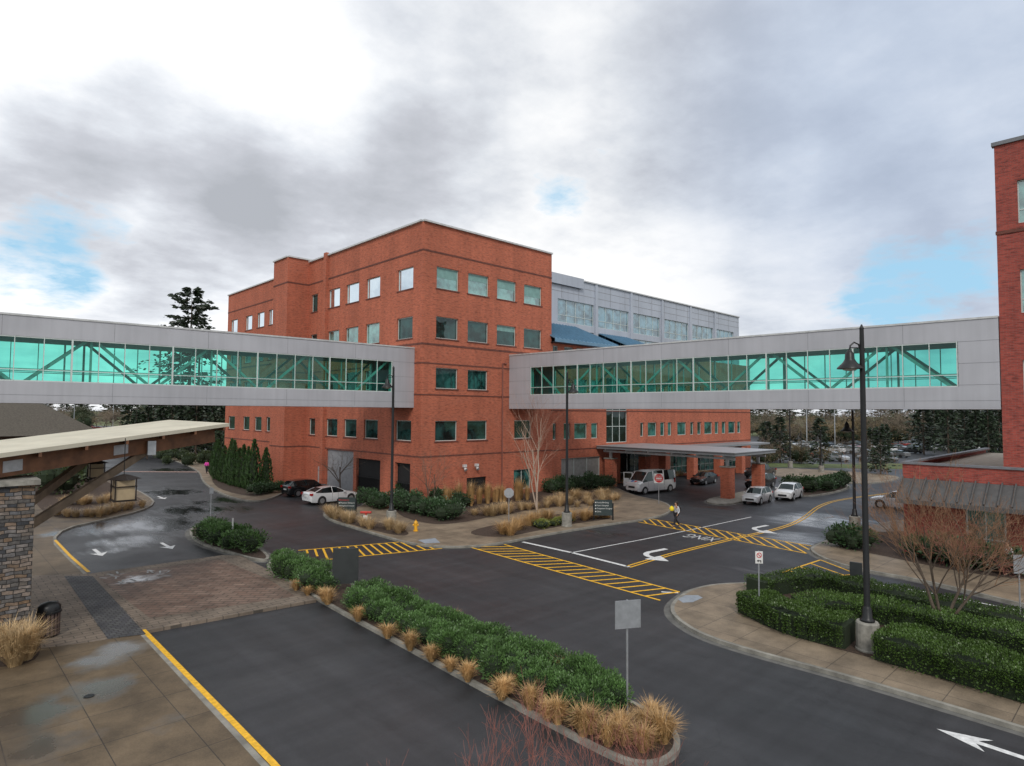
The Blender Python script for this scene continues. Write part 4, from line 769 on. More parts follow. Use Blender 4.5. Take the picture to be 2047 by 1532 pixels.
def make_car(kind,pm,simple=False):
    L,st,wr,xf,xr=CARS[kind]; secs=[]
    for (x,zb,zl,zt,w,tw,fl) in st:
        secs.append([(x,w*.90,zb),(x,w,zb+(zl-zb)*.35),(x,w*.985,zl),(x,tw,zt-.03),(x,tw*.55,zt+.005),(x,0,zt+.015)])
    bm_=MB(); gl=MB()
    for i in range(len(secs)-1):
        fl=st[i][6]
        for k in range(5):
            dst=gl if ((k==2 and 'g' in fl) or ('w' in fl and k>2)) else bm_
            for sg in (1,-1):
                q=[secs[i][k],secs[i][k+1],secs[i+1][k+1],secs[i+1][k]]; q=[(a,b*sg,c) for a,b,c in q]
                if sg>0: q=q[::-1]
                dst.face(q,1 if dst is gl and simple else 0)
    for i,rev in ((0,1),(-1,0)):
        q=[(a,b,c) for a,b,c in secs[i]]+[(a,-b,c) for a,b,c in secs[i][::-1][1:]]
        bm_.face(q[::-1] if rev else q)
    if simple:
        n=len(bm_.v); bm_.v+=gl.v; bm_.f+=[tuple(a+n for a in f) for f in gl.f]; bm_.m+=[1]*len(gl.f)
        for x in (xf,xr):
            for sg in (1,-1): bm_.lathe([(wr,-.1),(wr,.1)],(x,sg*st[3][4]*.93,wr),10,2,'y')
        return bm_,[pm,cgl,tyre]
    t=thing('parked_car','x','car'); o=bm_.build('body',pm,t,smooth=True,ang=.6); clean_normals(o); o.data.polygons.foreach_set('use_smooth',[True]*len(o.data.polygons)); o.data.set_sharp_from_angle(angle=.6)
    gl.build('window',cgl,t,smooth=True); W_=st[3][4]
    m=MB()
    for i in range(len(st)-1):
        if 'w' in st[i][6]:
            for sg in (1,-1): m.beam((secs[i][3][0],sg*secs[i][3][1],secs[i][3][2]),(secs[i+1][3][0],sg*secs[i+1][3][1],secs[i+1][3][2]),.07,.05)
    m.build('roof_pillar',pm,t)
    for x in (xf,xr):
        for sg in (1,-1):
            m=MB(); m.lathe([(wr+.06,-.16),(wr+.06,.0)],(x,sg*(W_+.002)-(.0 if sg>0 else -.16),wr+.02),20,0,'y'); m.build('wheel_arch',pls,t)
            m=MB(); m.lathe([(wr-.04,-.11),(wr,-.09),(wr,.09),(wr-.04,.11)],(x,sg*(W_-.09),wr),20,0,'y'); wo=m.build('wheel',tyre,t); m=MB(); m.lathe([(wr*.64,-.12),(wr*.66,.0),(wr*.64,.12)],(x,sg*(W_-.09)+sg*.0,wr),12,0,'y'); m.lathe([(.07,-.13),(.07,.13)],(x,sg*(W_-.09),wr),8,0,'y'); m.build('rim',rim,wo)
    zf=st[1][2]; zr_=st[-2][2]
    for sg in (1,-1):
        m=MB(); m.obox((st[1][0]-.06,sg*(st[1][4]-.13),zf-.05),(.12,sg*-.05,0),(0,.13,0),(0,0,.065)); m.build('headlight',hl,t)
        m=MB(); m.obox((st[-2][0]-.03,sg*(st[-2][4]-.10),zr_-.08),(.09,0,0),(0,.14,0),(0,0,.09 if kind!='van' else .25)); m.build('taillight',tl,t)
        wx=[s for s in st if 'w' in s[6]][0][0]-.25; m=MB(); m.obox((wx,sg*(W_+.1),st[4][2]+.08),(.05,0,0),(0,.11,0),(0,0,.07)); m.build('mirror',pls if kind=='van' else pm,t)
    m=MB(); m.obox((st[0][0]-.02,0,st[0][2]-.07),(.05,0,0),(0,.42,0),(0,0,.09)); m.build('grille',pls,t)
    m=MB(); m.obox((st[-1][0]+.01,0,st[-1][2]-.08),(.03,0,0),(0,.26,0),(0,0,.065)); m.build('number_plate',w1,t)
    m=MB(); m.box((xr+wr+.05,-W_*.9,.2),(xf-wr-.05,W_*.9,.3)); m.build('sill_trim',pls,t)
    m=MB()
    for s in st:
        if 'g' in s[6] and 'w' not in s[6]:
            for sg in (1,-1): m.box((s[0]-.008,sg*(W_*.99),s[1]+.12),(s[0]+.008,sg*(W_*.99+.008),s[2]))
    m.build('door_seam',pls,t)
    return t
def place(kind,col,u,v,rz,label,cat='car',name='parked_car',z=0,grp=None,sc=1):
    t=make_car(kind,PT[col]); p=G(u,v,z); t.name=name; t.location=(p.x,p.y,z+.006); t.rotation_euler=(0,0,rz); t['label']=label; t['category']=cat; t.scale=(sc,sc,sc)
    if grp: t['group']=grp
    return t
pi=math.pi
place('sedan','white',662,1004,0.05,'white sedan parked in front of the roller door',grp='cars parked beside the brick building',sc=1.06)
place('suv','black',612,990,0.05,'black car parked left of the white sedan',grp='cars parked beside the brick building')
vn=place('van','white',1301,984,pi-.12,'white van with its far front door open, at the entrance','van','parked_van')
m=MB(); m.obox((1.95,-1.45,1.35),(.25,-.42,0),(.03,.02,0),(0,0,.75)); dd=m.build('open_door',PT['white'],None,org=(0,0,0)); dd.parent=vn; m=MB(); m.obox((1.95,-1.45,1.75),(.2,-.34,0),(.036,.026,0),(0,0,.28)); d2=m.build('window',cgl,None,org=(0,0,0)); d2.parent=dd
for y_,mm,nm in ((.22,redm,'red_marking'),(-.22,mat('blue_van_marking',(.03,.10,.35),.4),'blue_marking')):
    m=MB(); m.obox((2.6,y_,1.30),(.14,0,-.045),(0,.14,0),(.0,0,.012)); o=m.build(nm,mm,None,org=(0,0,0)); o.parent=vn
place('sedan','black',1407,967,pi+.1,'dark sedan parked under the entrance canopy',sc=.97)
place('pickup','black',1520,955,pi,'dark pickup truck parked behind the canopy piers','truck','parked_truck')
place('suv','black',1520,975,pi,'black car between the right canopy pier and the pickup truck')
place('suv','white',1514,1005,pi+.1,'white hatchback parked right of the brick pier',sc=.9)
place('suv','white',1577,997,pi+.12,'small white sport utility car, rightmost in the entrance row',sc=.95)
place('suv','white',1800,1018,pi*.5,'white car half hidden behind the brick annex')
cols=['white','silver','grey','black','navy','white','red','silver']; meshes=[]
for i,c in enumerate(cols):
    bmx,ms=make_car(['sedan','suv'][i%2],PT[c],True); meshes.append((c,bmx,ms))
first={}
def farcar(p,rz,where):
    k=random.randrange(len(cols)); c=cols[k]
    if k not in first: o=meshes[k][1].build('distant_car',meshes[k][2]); first[k]=o
    else: o=first[k].copy(); COL.objects.link(o)
    o.location=p; o.rotation_euler=(0,0,rz); o['label']=f'{c} car in the distant rows of the {where}'; o['category']='car'; o['group']=f'{c} cars in the {where}'
for row,(v,u0_,u1_) in enumerate(((922,1640,1800),(914,1600,1825),(906,1560,1850),(900,1560,1960),(894,1560,1985))):
    a,b=G(u0_,v),G(u1_,v); n=int((b-a).length/3.0)
    for k in range(n):
        if R()<.8: farcar(a.lerp(b,k/n)+Vector((U(-.3,.3),U(-.3,.3),.01)),U(-.06,.06)+1.2+(pi if R()<.5 else 0),'right parking lot')
for v,u0_,u1_ in ((862,20,150),(859,110,215),(856,60,220)):
    a,b=G(u0_,v),G(u1_,v); n=int((b-a).length/3.4)
    for k in range(n):
        if R()<.8: farcar(a.lerp(b,k/n)+Vector((0,0,.01)),U(-.1,.1)+.4,'left parking lot')
# ------------------------------------------------------------------ vegetation
def shrub_mesh(name,rx,ry,h,n,ls,asp,m,upb=.5,nl=8):
    b=MB(); L=[(U(-rx*.55,rx*.55),U(-ry*.55,ry*.55),h*U(.45,.62),rx*U(.4,.62),h*U(.30,.42)) for _ in range(nl)]
    for (x,y,z,r,hh) in L:
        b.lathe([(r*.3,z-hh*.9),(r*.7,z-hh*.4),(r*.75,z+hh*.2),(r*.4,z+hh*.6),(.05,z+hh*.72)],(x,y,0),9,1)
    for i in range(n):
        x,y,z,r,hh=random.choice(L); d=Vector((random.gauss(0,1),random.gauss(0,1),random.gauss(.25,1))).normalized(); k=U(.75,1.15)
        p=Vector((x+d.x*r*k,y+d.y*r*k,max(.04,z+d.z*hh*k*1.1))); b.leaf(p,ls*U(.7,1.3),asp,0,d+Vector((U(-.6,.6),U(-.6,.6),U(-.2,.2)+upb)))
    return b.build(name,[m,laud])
def placer(o0,lst,label,cat,group,name,zs=1.0):
    used=set()
    for i,(p,s) in enumerate(lst):
        k=random.randrange(len(o0))
        if k not in used: o=o0[k]; used.add(k)
        else: o=o0[k].copy(); COL.objects.link(o)
        o.name=name; o.location=p; o.rotation_euler=(0,0,U(0,6.28)); o.scale=(s*U(.9,1.1),s*U(.9,1.1),s*U(.88,1.12)*zs); tag(o,label,cat,group)
    for k in range(len(o0)):
        if k not in used: bpy.data.objects.remove(o0[k])
def line(pix,n,z=.13,jit=.15):
    P=[G(u,v,z) for u,v in pix]; L=[(P[i+1]-P[i]).length for i in range(len(P)-1)]; T_=sum(L); out=[]
    for k in range(n):
        d=T_*(k+.5)/n
        for i,l in enumerate(L):
            if d<=l: q=P[i].lerp(P[i+1],d/l); break
            d-=l
        out.append(Vector((q.x+U(-jit,jit),q.y+U(-jit,jit),z)))
    return out
sh=lambda n,*a: [shrub_mesh('s',*a) for _ in range(n)]
L_=[(p,U(.74,.98)) for p in line([(700,1212),(860,1284),(1000,1350),(1120,1408),(1210,1450)],26,jit=.1)]+[(p,U(.74,.98)) for p in line([(730,1196),(880,1256),(1020,1316),(1140,1372),(1245,1424)],24,jit=.1)]
L_+=[(p,U(.9,1.1)) for p in line([(560,1150),(600,1166),(650,1188)],5,.13)]+[(p,U(.8,1.0)) for p in line([(560,1132),(645,1162)],4,.13)]
placer(sh(5,.78,.78,1.05,2200,.105,.40,lau),L_,'green laurel shrub in the long planted strip between the roads','shrub','laurel shrubs of the long strip','laurel_shrub',.88)
placer(sh(2,.95,.95,1.1,1300,.15,.42,lau),[(p,U(.9,1.15)) for p in line([(405,1072),(450,1090),(505,1108)],5)]+[(p,.9) for p in line([(410,1062),(490,1090)],3)],'green laurel shrub in the small island left of the long strip','shrub','laurel shrubs of the small island','laurel_shrub')
dkl=foliage('dark_evergreen_leaves',(.038,.08,.030))
placer(sh(3,1.0,1.0,1.2,900,.16,.45,dkl),[(p,U(1.,1.3)) for p in line([(795,1015),(850,1030),(905,1040)],7)+line([(800,1000),(880,1010),(930,1015)],6)+line([(725,1012),(775,1018)],3)+line([(1090,985),(1220,975)],7)],'dark evergreen shrub beneath the brick building','shrub','dark shrubs along the brick building','evergreen_shrub')
placer(sh(3,1.0,1.0,1.2,700,.18,.45,dkl),[(p,U(.8,1.1)) for p in line([(505,990),(560,984)],4)],'low round shrub at the end of the arborvitae row','shrub','low shrubs by the arborvitae','evergreen_shrub')
placer(sh(3,1.0,1.0,1.2,700,.18,.45,dkl),[(p,U(1.1,1.4)) for p in line([(1570,982),(1620,984),(1690,972)],10)],'low dark shrub in the island right of the entrance parking','shrub','shrubs of the parking island','evergreen_shrub')
placer(sh(3,1.0,1.0,1.2,700,.18,.45,dkl),[(p,U(1.,1.3)) for p in line([(1675,1092),(1720,1100)],3)+line([(1830,1115),(2040,1150)],7)],'dark shrub along the pavement in front of the brick annex','shrub','shrubs before the brick annex','evergreen_shrub')
placer(sh(2,.6,.6,.5,400,.10,.5,foliage('yellow_green_leaves',(.17,.19,.04))),[(p,U(.8,1.2)) for p in line([(1070,1056),(1140,1044)],6)],'low yellow green plant in the front bed around the second street lamp','plant','low plants of the front bed','low_shrub')
placer(sh(3,1.4,1.4,2.0,700,.25,.45,foliage('olive_leaves',(.055,.08,.03))),[(CD(U(-20,170),U(62,85)),U(.8,1.5)) for _ in range(14)]+[(CD(U(330,430),U(95,110)),U(.6,1.1)) for _ in range(8)],'olive green shrub beyond the left road','shrub','shrubs beyond the left road','evergreen_shrub')
placer(sh(3,1.8,1.8,2.6,900,.26,.5,foliage('brown_green_thicket',(.15,.12,.06))),[(CD(U(1510,1620),U(105,150)),U(.6,1.1)) for _ in range(12)]+[(CD(U(1500,1990),U(178,215)),U(1.2,2.4)) for _ in range(46)],'brown green thicket bush around the right parking lot','bush','bushes around the right lot','thicket_bush')
placer(sh(3,3,3,7,2600,.38,.5,foliage('dull_green_crown',(.065,.078,.038)),.5,12),[(CD(U(1500,2000),U(200,260)),U(.8,1.3)) for _ in range(24)]+[(CD(U(-60,450),U(230,330)),U(.9,1.6)) for _ in range(16)],'rounded dull green tree in the distance','tree','rounded evergreens in the distance','evergreen_tree')
def hedge(pix,wd,ht,label,n,z=.13,ls=.07):
    P=[G(u,v,z) for u,v in pix]; P2=[]
    for i in range(len(P)-1):
        for k in range(6):
            t=k/6; a,b,c,d=P[max(i-1,0)],P[i],P[i+1],P[min(i+2,len(P)-1)]; P2.append(.5*((2*b)+(c-a)*t+(2*a-5*b+4*c-d)*t*t+(3*b-a-3*c+d)*t**3))
    P2.append(P[-1]); b=MB()
    L=[(P2[i+1]-P2[i]).length for i in range(len(P2)-1)]; T_=sum(L)
    for i in range(len(P2)-1):
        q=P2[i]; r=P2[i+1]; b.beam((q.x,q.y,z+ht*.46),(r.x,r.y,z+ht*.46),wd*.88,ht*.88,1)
    for _ in range(n):
        d=U(0,T_)
        for i,l in enumerate(L):
            if d<=l: break
            d-=l
        q=P2[i].lerp(P2[i+1],min(1,d/l)); t=(P2[i+1]-P2[i]).normalized(); nn=Vector((-t.y,t.x,0))
        f=R(); wob=.08*math.sin(q.x*2.1)+.07*math.sin(q.y*3.3)
        if f<.5: o=nn*U(-.5,.5)*wd; zz_=ht+wob+U(-.07,.05); dr_=Vector((0,0,1))
        else:
            s=random.choice((-1,1)); o=nn*s*(wd*.5+wob+U(-.06,.04)); zz_=ht*math.sqrt(R()); dr_=nn*s
        b.leaf((q.x+o.x,q.y+o.y,z+zz_),ls*U(.7,1.4),.6,0,dr_+Vector((U(-.8,.8),U(-.8,.8),U(-.3,.9))))
    return tag(b.build('clipped_hedge',[boxl,laud],org=P[0]),label,'hedge')
hedge([(1500,1222),(1590,1262),(1700,1290)],1.4,.85,'clipped green hedge at the near tip of the island, left of the nearest street lamp',14000)
hedge([(1765,1308),(1900,1345),(2047,1388),(2200,1430)],1.8,.85,'clipped green hedge right of the nearest street lamp along the curved pavement',18000)
hedge([(1600,1235),(1680,1234),(1800,1246),(1950,1282),(2100,1318)],1.5,.75,'clipped hedge behind the first ones, middle of the right island',15000)
hedge([(1510,1190),(1590,1178),(1660,1182),(1760,1208),(1900,1240),(2100,1285)],1.2,.75,'rearmost clipped hedge of the right island, along the back road',13000)
def tuft(h,r,n,m):
    b=MB()
    for _ in range(n):
        a=U(0,6.283); rr=r*.25*math.sqrt(R()); p=Vector((rr*math.cos(a),rr*math.sin(a),0)); o=Vector((math.cos(a),math.sin(a),0))*r*U(.1,1.15); hh=h*U(.4,1.1); w_=Vector((-math.sin(a),math.cos(a),0))*U(.005,.011)
        q=p+o*.4+Vector((0,0,hh*.65)); e=p+o+Vector((U(-.1,.1),U(-.1,.1),hh*U(.6,1)))
        b.face([p-w_,p+w_,q+w_,q-w_]); b.face([q-w_,q+w_,e])
    return b.build('t',m)
def grass(h,r,n,m,lst,label,group,name='ornamental_grass'):
    placer([tuft(h,r,n,m) for _ in range(3)],lst,label,'ornamental grass',group,name)
grass(.70,.42,420,tan,[(G(u,v,.13),U(.7,1.15)) for u,v in [(592,1180),(615,1190),(655,1208),(648,1202),(716,1242),(775,1276),(820,1300),(862,1322),(900,1342),(935,1362),(1003,1398),(1010,1390),(1060,1418),(1095,1440),(1115,1446),(1165,1470),(1180,1466),(1215,1490),(905,1256),(1130,1366),(1060,1336),(790,1216),(1210,1404)]],'dry tan grass tuft along the kerb of the long planted strip','grass tufts of the long strip')
grass(.74,.48,560,tan,[(G(u,v,.13),U(.85,1.1)) for u,v in [(1290,1466),(1245,1488),(1325,1484),(1285,1502),(1240,1470),(1305,1450)]],'dry orange grass tuft at the rounded nose of the long strip','grass tufts at the strip nose')
grass(1.1,.7,700,tand,[(G(u,v,.13),U(.9,1.2)) for u,v in [(15,1310),(50,1318),(-20,1300),(30,1330)]],'dry grass tuft at the foot of the stone pillar','grass tufts at the stone pillar')
grass(.9,.8,260,tand,[(p,U(.7,1.25)) for p in line([(95,1030),(180,1034),(280,1014)],16,jit=.4)+line([(110,1012),(250,1002)],12,jit=.5)],'dry tan grass tuft in the bed left of the left road','grass tufts left of the road')
grass(1.0,.8,260,tand,[(p,U(.7,1.2)) for p in line([(650,1032),(700,1044),(800,1068)],8,jit=.4)+line([(770,1053),(812,1064)],3)+line([(645,1026),(690,1030)],3)],'dry tan grass tuft near the directional sign and hydrant','grass tufts by the directional sign')
grass(2.0,.6,320,tan,[(p,U(.8,1.2)) for p in line([(900,1014),(985,1005),(1060,998)],20,jit=.6)],'tall dry feather grass in front of the brick wall','tall grasses before the brick wall')
grass(.9,.9,300,tand,[(p,U(.7,1.3)) for p in line([(930,1034),(1050,1022),(1180,1008),(1236,998)],20,jit=.8)+line([(1080,1008),(1230,992)],12,jit=.7)],'pale dry grass tuft in the bed behind the diagonal walk','pale grasses behind the walk')
grass(.95,.9,300,tan,[(p,U(.7,1.25)) for p in line([(1025,1058),(1090,1046),(1130,1043)],9,jit=.6)+line([(1165,1042),(1215,1034)],5,jit=.4)+[G(1005,1068,.13),G(1020,1070,.13)]],'dry grass tuft in the front bed around the second street lamp','grass tufts of the front bed')
grass(.8,.9,160,tand,[(p,U(.8,1.2)) for p in line([(1345,952),(1420,948)],6)+line([(1240,968),(1262,965)],2)],'dry grass tuft near the entrance doors','grass tufts by the entrance')
def column(h,r,n,m):
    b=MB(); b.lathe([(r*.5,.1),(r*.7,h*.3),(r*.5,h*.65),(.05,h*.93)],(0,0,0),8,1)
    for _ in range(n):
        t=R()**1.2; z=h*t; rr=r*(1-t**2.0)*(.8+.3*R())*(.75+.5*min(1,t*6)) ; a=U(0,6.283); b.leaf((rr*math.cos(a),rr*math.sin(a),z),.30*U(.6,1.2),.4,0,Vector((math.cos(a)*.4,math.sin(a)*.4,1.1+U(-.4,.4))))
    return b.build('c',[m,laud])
placer([column(4.2,.55,900,arb) for _ in range(3)],[(p,U(.82,1.12)) for p in line([(428,952),(440,962),(470,972),(505,980),(545,978)],15,.14,.1)],'columnar arborvitae in the dense row beside the left road','arborvitae','arborvitae row','arborvitae')
def grow(b,p,d,L,r,lev,maxl,spread,nb,up_,m=0,tw=None,rmin=.0):
    n=3; pts=[p]; rs=[max(rmin,r)]
    for k in range(n):
        d=(d+Vector((U(-1,1),U(-1,1),U(-1,1)))*.16+Vector((0,0,up_*.08))).normalized(); pts.append(pts[-1]+d*L/n); rs.append(max(rmin,r*(1-.5*(k+1)/n)))
    tgt=b if (lev<2 or tw is None) else tw
    tgt.tube(pts,rs,6 if lev<1 else (4 if lev<3 else 3),m,cap=False)
    if lev>=maxl: return
    for k in range(nb if lev else nb+2):
        t=U(.3,1) if lev else U(.35,1); i=min(int(t*n),n-1); q=pts[i].lerp(pts[i+1],t*n-i); a=U(0,6.283); sd=d.cross(Vector((math.cos(a),math.sin(a),.3))).normalized()
        grow(b,q,(d+sd*spread*U(.6,1.3)+Vector((0,0,up_*.2))).normalized(),L*U(.5,.8),rs[i]*U(.42,.6),lev+1,maxl,spread,nb,up_,m,tw,rmin)
def baretree(p,h,r,label,mt,twm,maxl=4,spread=.7,nb=4,up_=.8,stems=1,name='bare_tree',cat='tree',group=None,fan=.25,l0=.5,rmin=0):
    t=thing(name,label,cat,p,group); b=MB(); tw=MB()
    for s in range(stems):
        a=6.283*s/stems+U(-.4,.4); d=Vector((math.cos(a)*fan,math.sin(a)*fan,1))
        if stems==1: d=Vector((0,0,1))
        grow(b,Vector(p),d,h*l0,r*U(.75,1.1),0,maxl,spread,nb,up_,0,tw,rmin)
    b.build('trunk',mt,t); tw.build('crown',twm,t); return t
baretree(G(1073,1020,.14),8.4,.085,'slender bare multi-stem birch with pale bark in front of the brick wall',barkw,twigp,4,.45,3,.55,3,fan=.12,l0=.62)
baretree(G(680,996,.1),6.0,.11,'bare brown tree behind the white sedan',barkd,twigb,4,.9,4,.3,1)
baretree(G(865,1020,.14),6.0,.06,'small bare tree at the brick corner',barkd,twigb,4,.7,3,.4,2)
baretree(G(1888,1262,.14),5.9,.07,'bushy bare tree with reddish twigs in the right island hedge',barkd,twigy,4,.6,4,.6,4,fan=.40,l0=.5,rmin=.004)
baretree(G(1930,1150,.14),3.2,.035,'bare red twigged bush in front of the annex window',barkd,twigr,4,.9,3,.3,5,'bare_shrub',cat='shrub',fan=.6,rmin=.005)
for i,(u,dep,hh) in enumerate(((960,12.6,2.1),(1075,12.9,2.5),(1190,12.4,2.4),(1300,12.9,1.9),(830,12.0,1.6))):
    baretree(CD(u,dep,0),hh,.016,['red twigged bare shrub, second from the left at the bottom edge','red twigged bare shrub at the middle of the bottom edge','red twigged bare shrub right of the middle at the bottom edge','red twigged bare shrub, rightmost at the bottom edge','red twigged bare shrub, leftmost at the bottom edge'][i],twigr,twigr,3,.5,3,.5,4,'bare_shrub',cat='shrub',fan=.3,l0=.55,rmin=.0025)
def conifer(h,r,n,m,gap=0.0,ex=.75,ls=.12):
    b=MB(); tk=MB(); tk.tube([(0,0,0),(0,0,h*.6),(0,0,h*.98)],[h*.014,h*.008,.02],6); nb=int(h*3.2)
    for k in range(nb):
        t=.1+.9*(k/nb)**.9; z=h*t; L=r*(1-t)**ex*U(.5,1.2)+.15
        for j in range(3):
            if R()<gap: continue
            a=U(0,6.283); d=Vector((math.cos(a),math.sin(a),-.12+.35*t)); L2=L*U(.6,1.2); e=Vector((0,0,z))+d*L2
            tk.tube([(0,0,z),e],[.03,.01],3,cap=False)
            for q in range(n):
                s=U(.15,1.02); c=Vector((0,0,z))+d*L2*s+Vector((U(-1,1),U(-1,1),U(-.5,.3)))*.13*L2; b.leaf(c,r*ls*U(.6,1.5),.5,0,d+Vector((U(-.7,.7),U(-.7,.7),U(-.7,.1))))
    return b,tk
def conthing(h,r,n,p,label,group=None,gap=0,ex=.75,ls=.12):
    t=thing('conifer_tree',label,'tree',(0,0,0),group); b,tk=conifer(h,r,n,conf,gap,ex,ls); b.build('crown',conf,t); tk.build('trunk',barkd,t); t.location=p; return t
conthing(33,10.5,24,CD(378,125),'tall dark fir rising above the left sky bridge',None,.3,.5,.08)
cp_=[conthing(14,4.2,10,(0,0,0),'x',ls=.17) for _ in range(3)]
def conput(i,p,s,label,group): return dup(cp_[i%3],None,p,U(0,6),s,label,group)
for k in range(18): conput(k,CD(262+k*12+U(-5,5),U(108,130)),U(.55,.95),'dark conifer in the clump below the left sky bridge','conifers below the left bridge')
for k in range(24): conput(k,CD(1845+k*9+U(-5,5),U(125,165)),U(.6,1.05),'dark conifer in the belt left of the right hand tower','conifers by the right tower')
for u in (1755,1640,1745,1770,1560,1530): conput(1,CD(u+U(-4,4),U(88,118)),Vector((.6,.6,U(.4,.58))),'small conifer in front of the right parking lot','small conifers by the right lot')
for k in range(100):
    u=-250+k*27+U(-14,14); dep=U(400,600); conput(k,CD(u,dep),Vector((2.6,2.6,U(1.0,1.9))),'conifer on the far horizon','conifers on the horizon')
def roundtree(h,m,tk_m):
    t=thing('broadleaf_tree','x','tree',(0,0,0)); b=MB(); tw=MB(); grow(b,Vector((0,0,0)),Vector((0,0,1)),h*.45,h*.011,0,4,.95,4,.4,0,tw,.012); b.build('trunk',tk_m,t); tw.build('crown',m,t); return t
rt=[roundtree(9,twigb,barkd) for _ in range(3)]; tw2=mat('ochre_grey_twigs',(.24,.18,.09),.9,0,.3,3); rt+=[roundtree(8,tw2,barkd)]
for k in range(46):
    u=1490+k*11+U(-8,8); dup(rt[k%4],None,CD(u,U(175,240)),U(0,6),Vector((1.7,1.7,U(.8,1.4))),'leafless tree beyond the right parking lot','bare trees beyond the right lot')
for k in range(40):
    u=-80+k*13+U(-8,8); dup(rt[k%4],None,CD(u,U(200,330)),U(0,6),Vector((2,2,U(.9,1.4))),'leafless tree beyond the left parking lot','bare trees beyond the left lot')
for k in range(7): dup(rt[k%4],None,CD(1520+k*42+U(-9,9),U(92,112)),U(0,6),U(.45,.65),'young leafless tree on the lawn beyond the entrance','young trees on the lawn')
for o in cp_+rt:
    for ch in list(o.children): bpy.data.objects.remove(ch)
    bpy.data.objects.remove(o)
for i,(u,d,h_) in enumerate(((1612,150,12),(1668,165,12.5),(1705,185,12),(150,230,13),(228,260,13))):
    p=CD(u,d); t=thing('lot_light',['grey light pole left of the far right lot','grey light pole in the middle of the far right lot','grey light pole right in the far right lot','left light pole in the far left lot','right light pole in the far left lot'][i],'light pole',p,'parking lot light poles'); m=MB(); m.tube([p,p+Vector((0,0,h_))],.12,6); m.build('pole',galv,t); m=MB(); m.obox(p+Vector((0,0,h_)),r0*1.2,f0*.2,(0,0,.1)); m.build('lamp_head',galv,t)
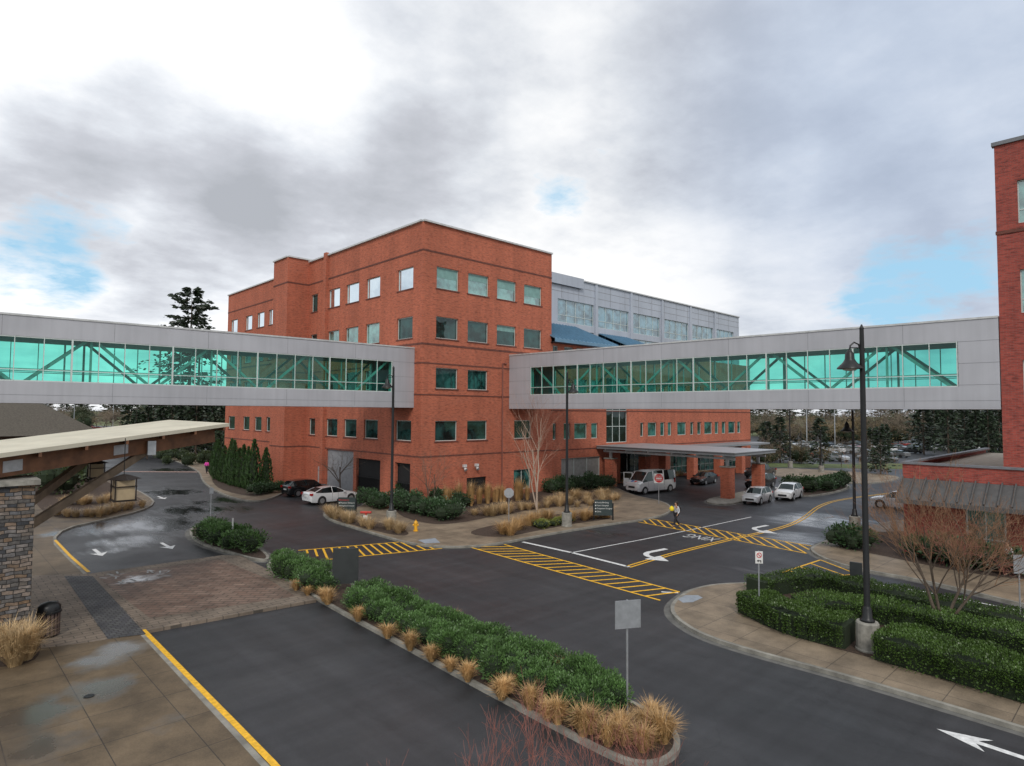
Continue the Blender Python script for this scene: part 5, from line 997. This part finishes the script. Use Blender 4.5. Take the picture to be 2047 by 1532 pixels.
# ------------------------------------------------------------------ people
skinm=mat('skin',(.42,.24,.16),.6); hairm=mat('dark_hair',(.03,.02,.015),.6)
def skinobj(name,V,E_,m,par,sub=1):
    me=bpy.data.meshes.new(name); me.from_pydata([v[0] for v in V],E_,[]); me.materials.append(m); o=bpy.data.objects.new(name,me); COL.objects.link(o); o.parent=par
    md=o.modifiers.new('skin','SKIN'); md.use_smooth_shade=True
    sv=me.skin_vertices[0].data
    for i,v in enumerate(V): sv[i].radius=(v[1],v[1]); sv[i].use_root=(i==0)
    s=o.modifiers.new('sub','SUBSURF'); s.levels=sub; s.render_levels=sub+1; return o
def person(label,p,rz,top,bot,pose=0,hs=1.0):
    t=thing('person',label,'person',(0,0,0)); st=.26*(1-.5*pose)
    J=dict(pel=(0,0,.95),wa=(0,0,1.1),ch=(.01,0,1.32),nk=(.0,0,1.48),hd=(.02,0,1.56),h2=(.03,0,1.66),h3=(.02,0,1.73),
     hl=(0,.09,.92),kl=(st*.75,.1,.5),al=(st*1.1,.1,.09),tl=(st*1.1+.17,.11,.04),hr=(0,-.09,.92),kr=(-st*.1,-.1,.5),ar=(-st*1.4,-.1,.13),tr=(-st*1.4+.15,-.11,.05),
     sl=(0,.18,1.40),el=(-.08,.24,1.13),wl=(.08,.24,.92),pl_=(.12,.24,.85),sr=(0,-.18,1.40),er=(.06,-.24,1.14),wr_=(.26,-.18,1.12) if pose==0 else (.05,-.24,.92),pr=(.33,-.17,1.13) if pose==0 else (.08,-.24,.85))
    R_=dict(pel=.13,wa=.12,ch=.14,nk=.055,hd=.075,h2=.095,h3=.07,hl=.09,kl=.06,al=.04,tl=.035,hr=.09,kr=.06,ar=.04,tr=.035,sl=.055,el=.042,wl=.028,pl_=.035,sr=.055,er=.042,wr_=.028,pr=.035)
    ks=list(J); V=[[J[k],R_[k]] for k in ks]; ix={k:i for i,k in enumerate(ks)}
    E_=[('pel','wa'),('wa','ch'),('ch','nk'),('nk','hd'),('hd','h2'),('h2','h3'),('pel','hl'),('hl','kl'),('kl','al'),('al','tl'),('pel','hr'),('hr','kr'),('kr','ar'),('ar','tr'),('ch','sl'),('sl','el'),('el','wl'),('wl','pl_'),('ch','sr'),('sr','er'),('er','wr_'),('wr_','pr')]; Ee=[(ix[a],ix[b]) for a,b in E_]
    for hnd,sg in (('pl_',1),('pr',-1)):
        q=Vector(J[hnd]); w_=Vector(J['wl' if sg>0 else 'wr_']); d=(q-w_).normalized()
        for f in range(4):
            n=len(V); o=Vector((.0,(f-1.5)*.019,0)) if abs(d.z)<.6 else Vector(((f-1.5)*.019,0,0)); a=q+o+d*.045; b=a+d*(.03+.006*(f in(1,2)))+Vector((.004,-sg*.012,-.004))
            V.append([tuple(a),.009]); V.append([tuple(b),.007]); Ee+=[(ix[hnd],n),(n,n+1)]
        n=len(V); a=q+Vector((.03,0,.0)); V.append([tuple(a),.010]); V.append([tuple(a+d*.03+Vector((.01,0,0))),.008]); Ee+=[(ix[hnd],n),(n,n+1)]
    n=len(V); V.append([(.135,0,1.65),.012]); Ee.append((ix['h2'],n))
    skinobj('body',V,Ee,skinm,t)
    def sub(keys,edges,add,m,name,ov={}):
        ii={k:i for i,k in enumerate(keys)}; skinobj(name,[[ov.get(k,J[k]),R_[k]+add] for k in keys],[(ii[a],ii[b]) for a,b in edges],m,t)
    lrp=lambda a,b,f: tuple(Vector(J[a]).lerp(Vector(J[b]),f))
    sub(['pel','hl','kl','al','hr','kr','ar'],[('pel','hl'),('hl','kl'),('kl','al'),('pel','hr'),('hr','kr'),('kr','ar')],.022,bot,'trousers')
    sub(['pel','wa','ch','sl','el','wl','sr','er','wr_','nk'],[('pel','wa'),('wa','ch'),('ch','sl'),('sl','el'),('el','wl'),('ch','sr'),('sr','er'),('er','wr_'),('ch','nk')],.026,top,'jacket',{'nk':(0,0,1.42),'wl':lrp('el','wl',.9),'wr_':lrp('er','wr_',.9)})
    for a,b in (('al','tl'),('ar','tr')):
        q=Vector(J[a]); e=Vector(J[b]); skinobj('shoe',[[tuple(q+Vector((-.04,0,-.04))),.05],[tuple(e+Vector((0,0,.0))),.045]],[(0,1)],pls,t)
    m=MB(); m.lathe([(.098,1.64),(.108,1.69),(.10,1.75),(.06,1.80),(.01,1.815)],(-.015,0,0),12); m.box((-.12,-.07,1.52),(-.06,.07,1.68)); m.build('hair',hairm,t,org=(0,0,0),smooth=True,ang=1.5)
    for s in (-1,1): m=MB(); m.lathe([(.012,-.003),(.012,.003)],(.118,s*.035,1.67),8); m.build('eye',blkp,t,org=(0,0,0))
    m=MB(); m.box((.112,-.025,1.592),(.12,.025,1.60)); m.build('mouth',redm,t,org=(0,0,0))
    t.location=p; t.rotation_euler=(0,0,rz); t.scale=(hs,)*3; return t
def heading(v): return math.atan2(v.y,v.x)
greyj=mat('light_grey_jacket',(.52,.53,.56),.8); blkc=mat('black_trousers',(.02,.02,.025),.9); pink=mat('pink_coat',(.75,.06,.42),.8)
pp=G(1352,1053); pr1=person('person in light grey jacket and dark trousers stepping over the yellow crosswalk',pp,heading(-r0+f0*.3-f0*.8),greyj,blkc,0,1.04)
bp=thing('backpack','dark backpack worn by the person on the crosswalk','backpack',(0,0,0)); m=MB(); m.lathe([(.09,1.02),(.14,1.06),(.15,1.25),(.13,1.40),(.07,1.46)],(-.24,0,0),10); m.build('bag',blkp,bp,org=(0,0,0),smooth=True); m=MB(); m.tube([(-.2,.1,1.4),(0,.13,1.5),(.15,.12,1.35),(.1,.14,1.12)],.018,6); m.tube([(-.2,-.1,1.4),(0,-.13,1.5),(.15,-.12,1.35),(.1,-.14,1.12)],.018,6); m.build('strap',blkp,bp,org=(0,0,0)); bp.location=pr1.location; bp.rotation_euler=pr1.rotation_euler; bp.scale=pr1.scale
m=MB(); m.lathe([(.03,-.2),(.14,-.14),(.18,.0),(.13,.12),(.03,.2)],(.36,-.08,1.34),12); o=m.build('yellow_bundle',mat('bright_yellow_cloth',(.8,.62,.02),.7),None,org=(0,0,0),smooth=True); tag(o,'bright yellow bundle carried by the person on the crosswalk','bundle'); o.location=pr1.location; o.rotation_euler=pr1.rotation_euler
person('person in a pink coat walking on the pavement near the arborvitae',G(413,947,.13),heading(f0),pink,blkc,1,1.0)
chk,ntc,bc=newmat('checked_shirt'); ch=N(ntc,'ShaderNodeTexChecker'); setin(ch,Scale=14.0,Color1=(.5,.48,.45,1),Color2=(.05,.04,.05,1)); tcn=N(ntc,'ShaderNodeTexCoord'); ntc.links.new(tcn.outputs['Object'],ch.inputs[0]); ntc.links.new(ch.outputs[0],bc.inputs['Base Color'])
person('person in a checked shirt half hidden behind bushes at the right edge',G(2016,1150,.13),heading(-r0),chk,blkc,1,1.0)
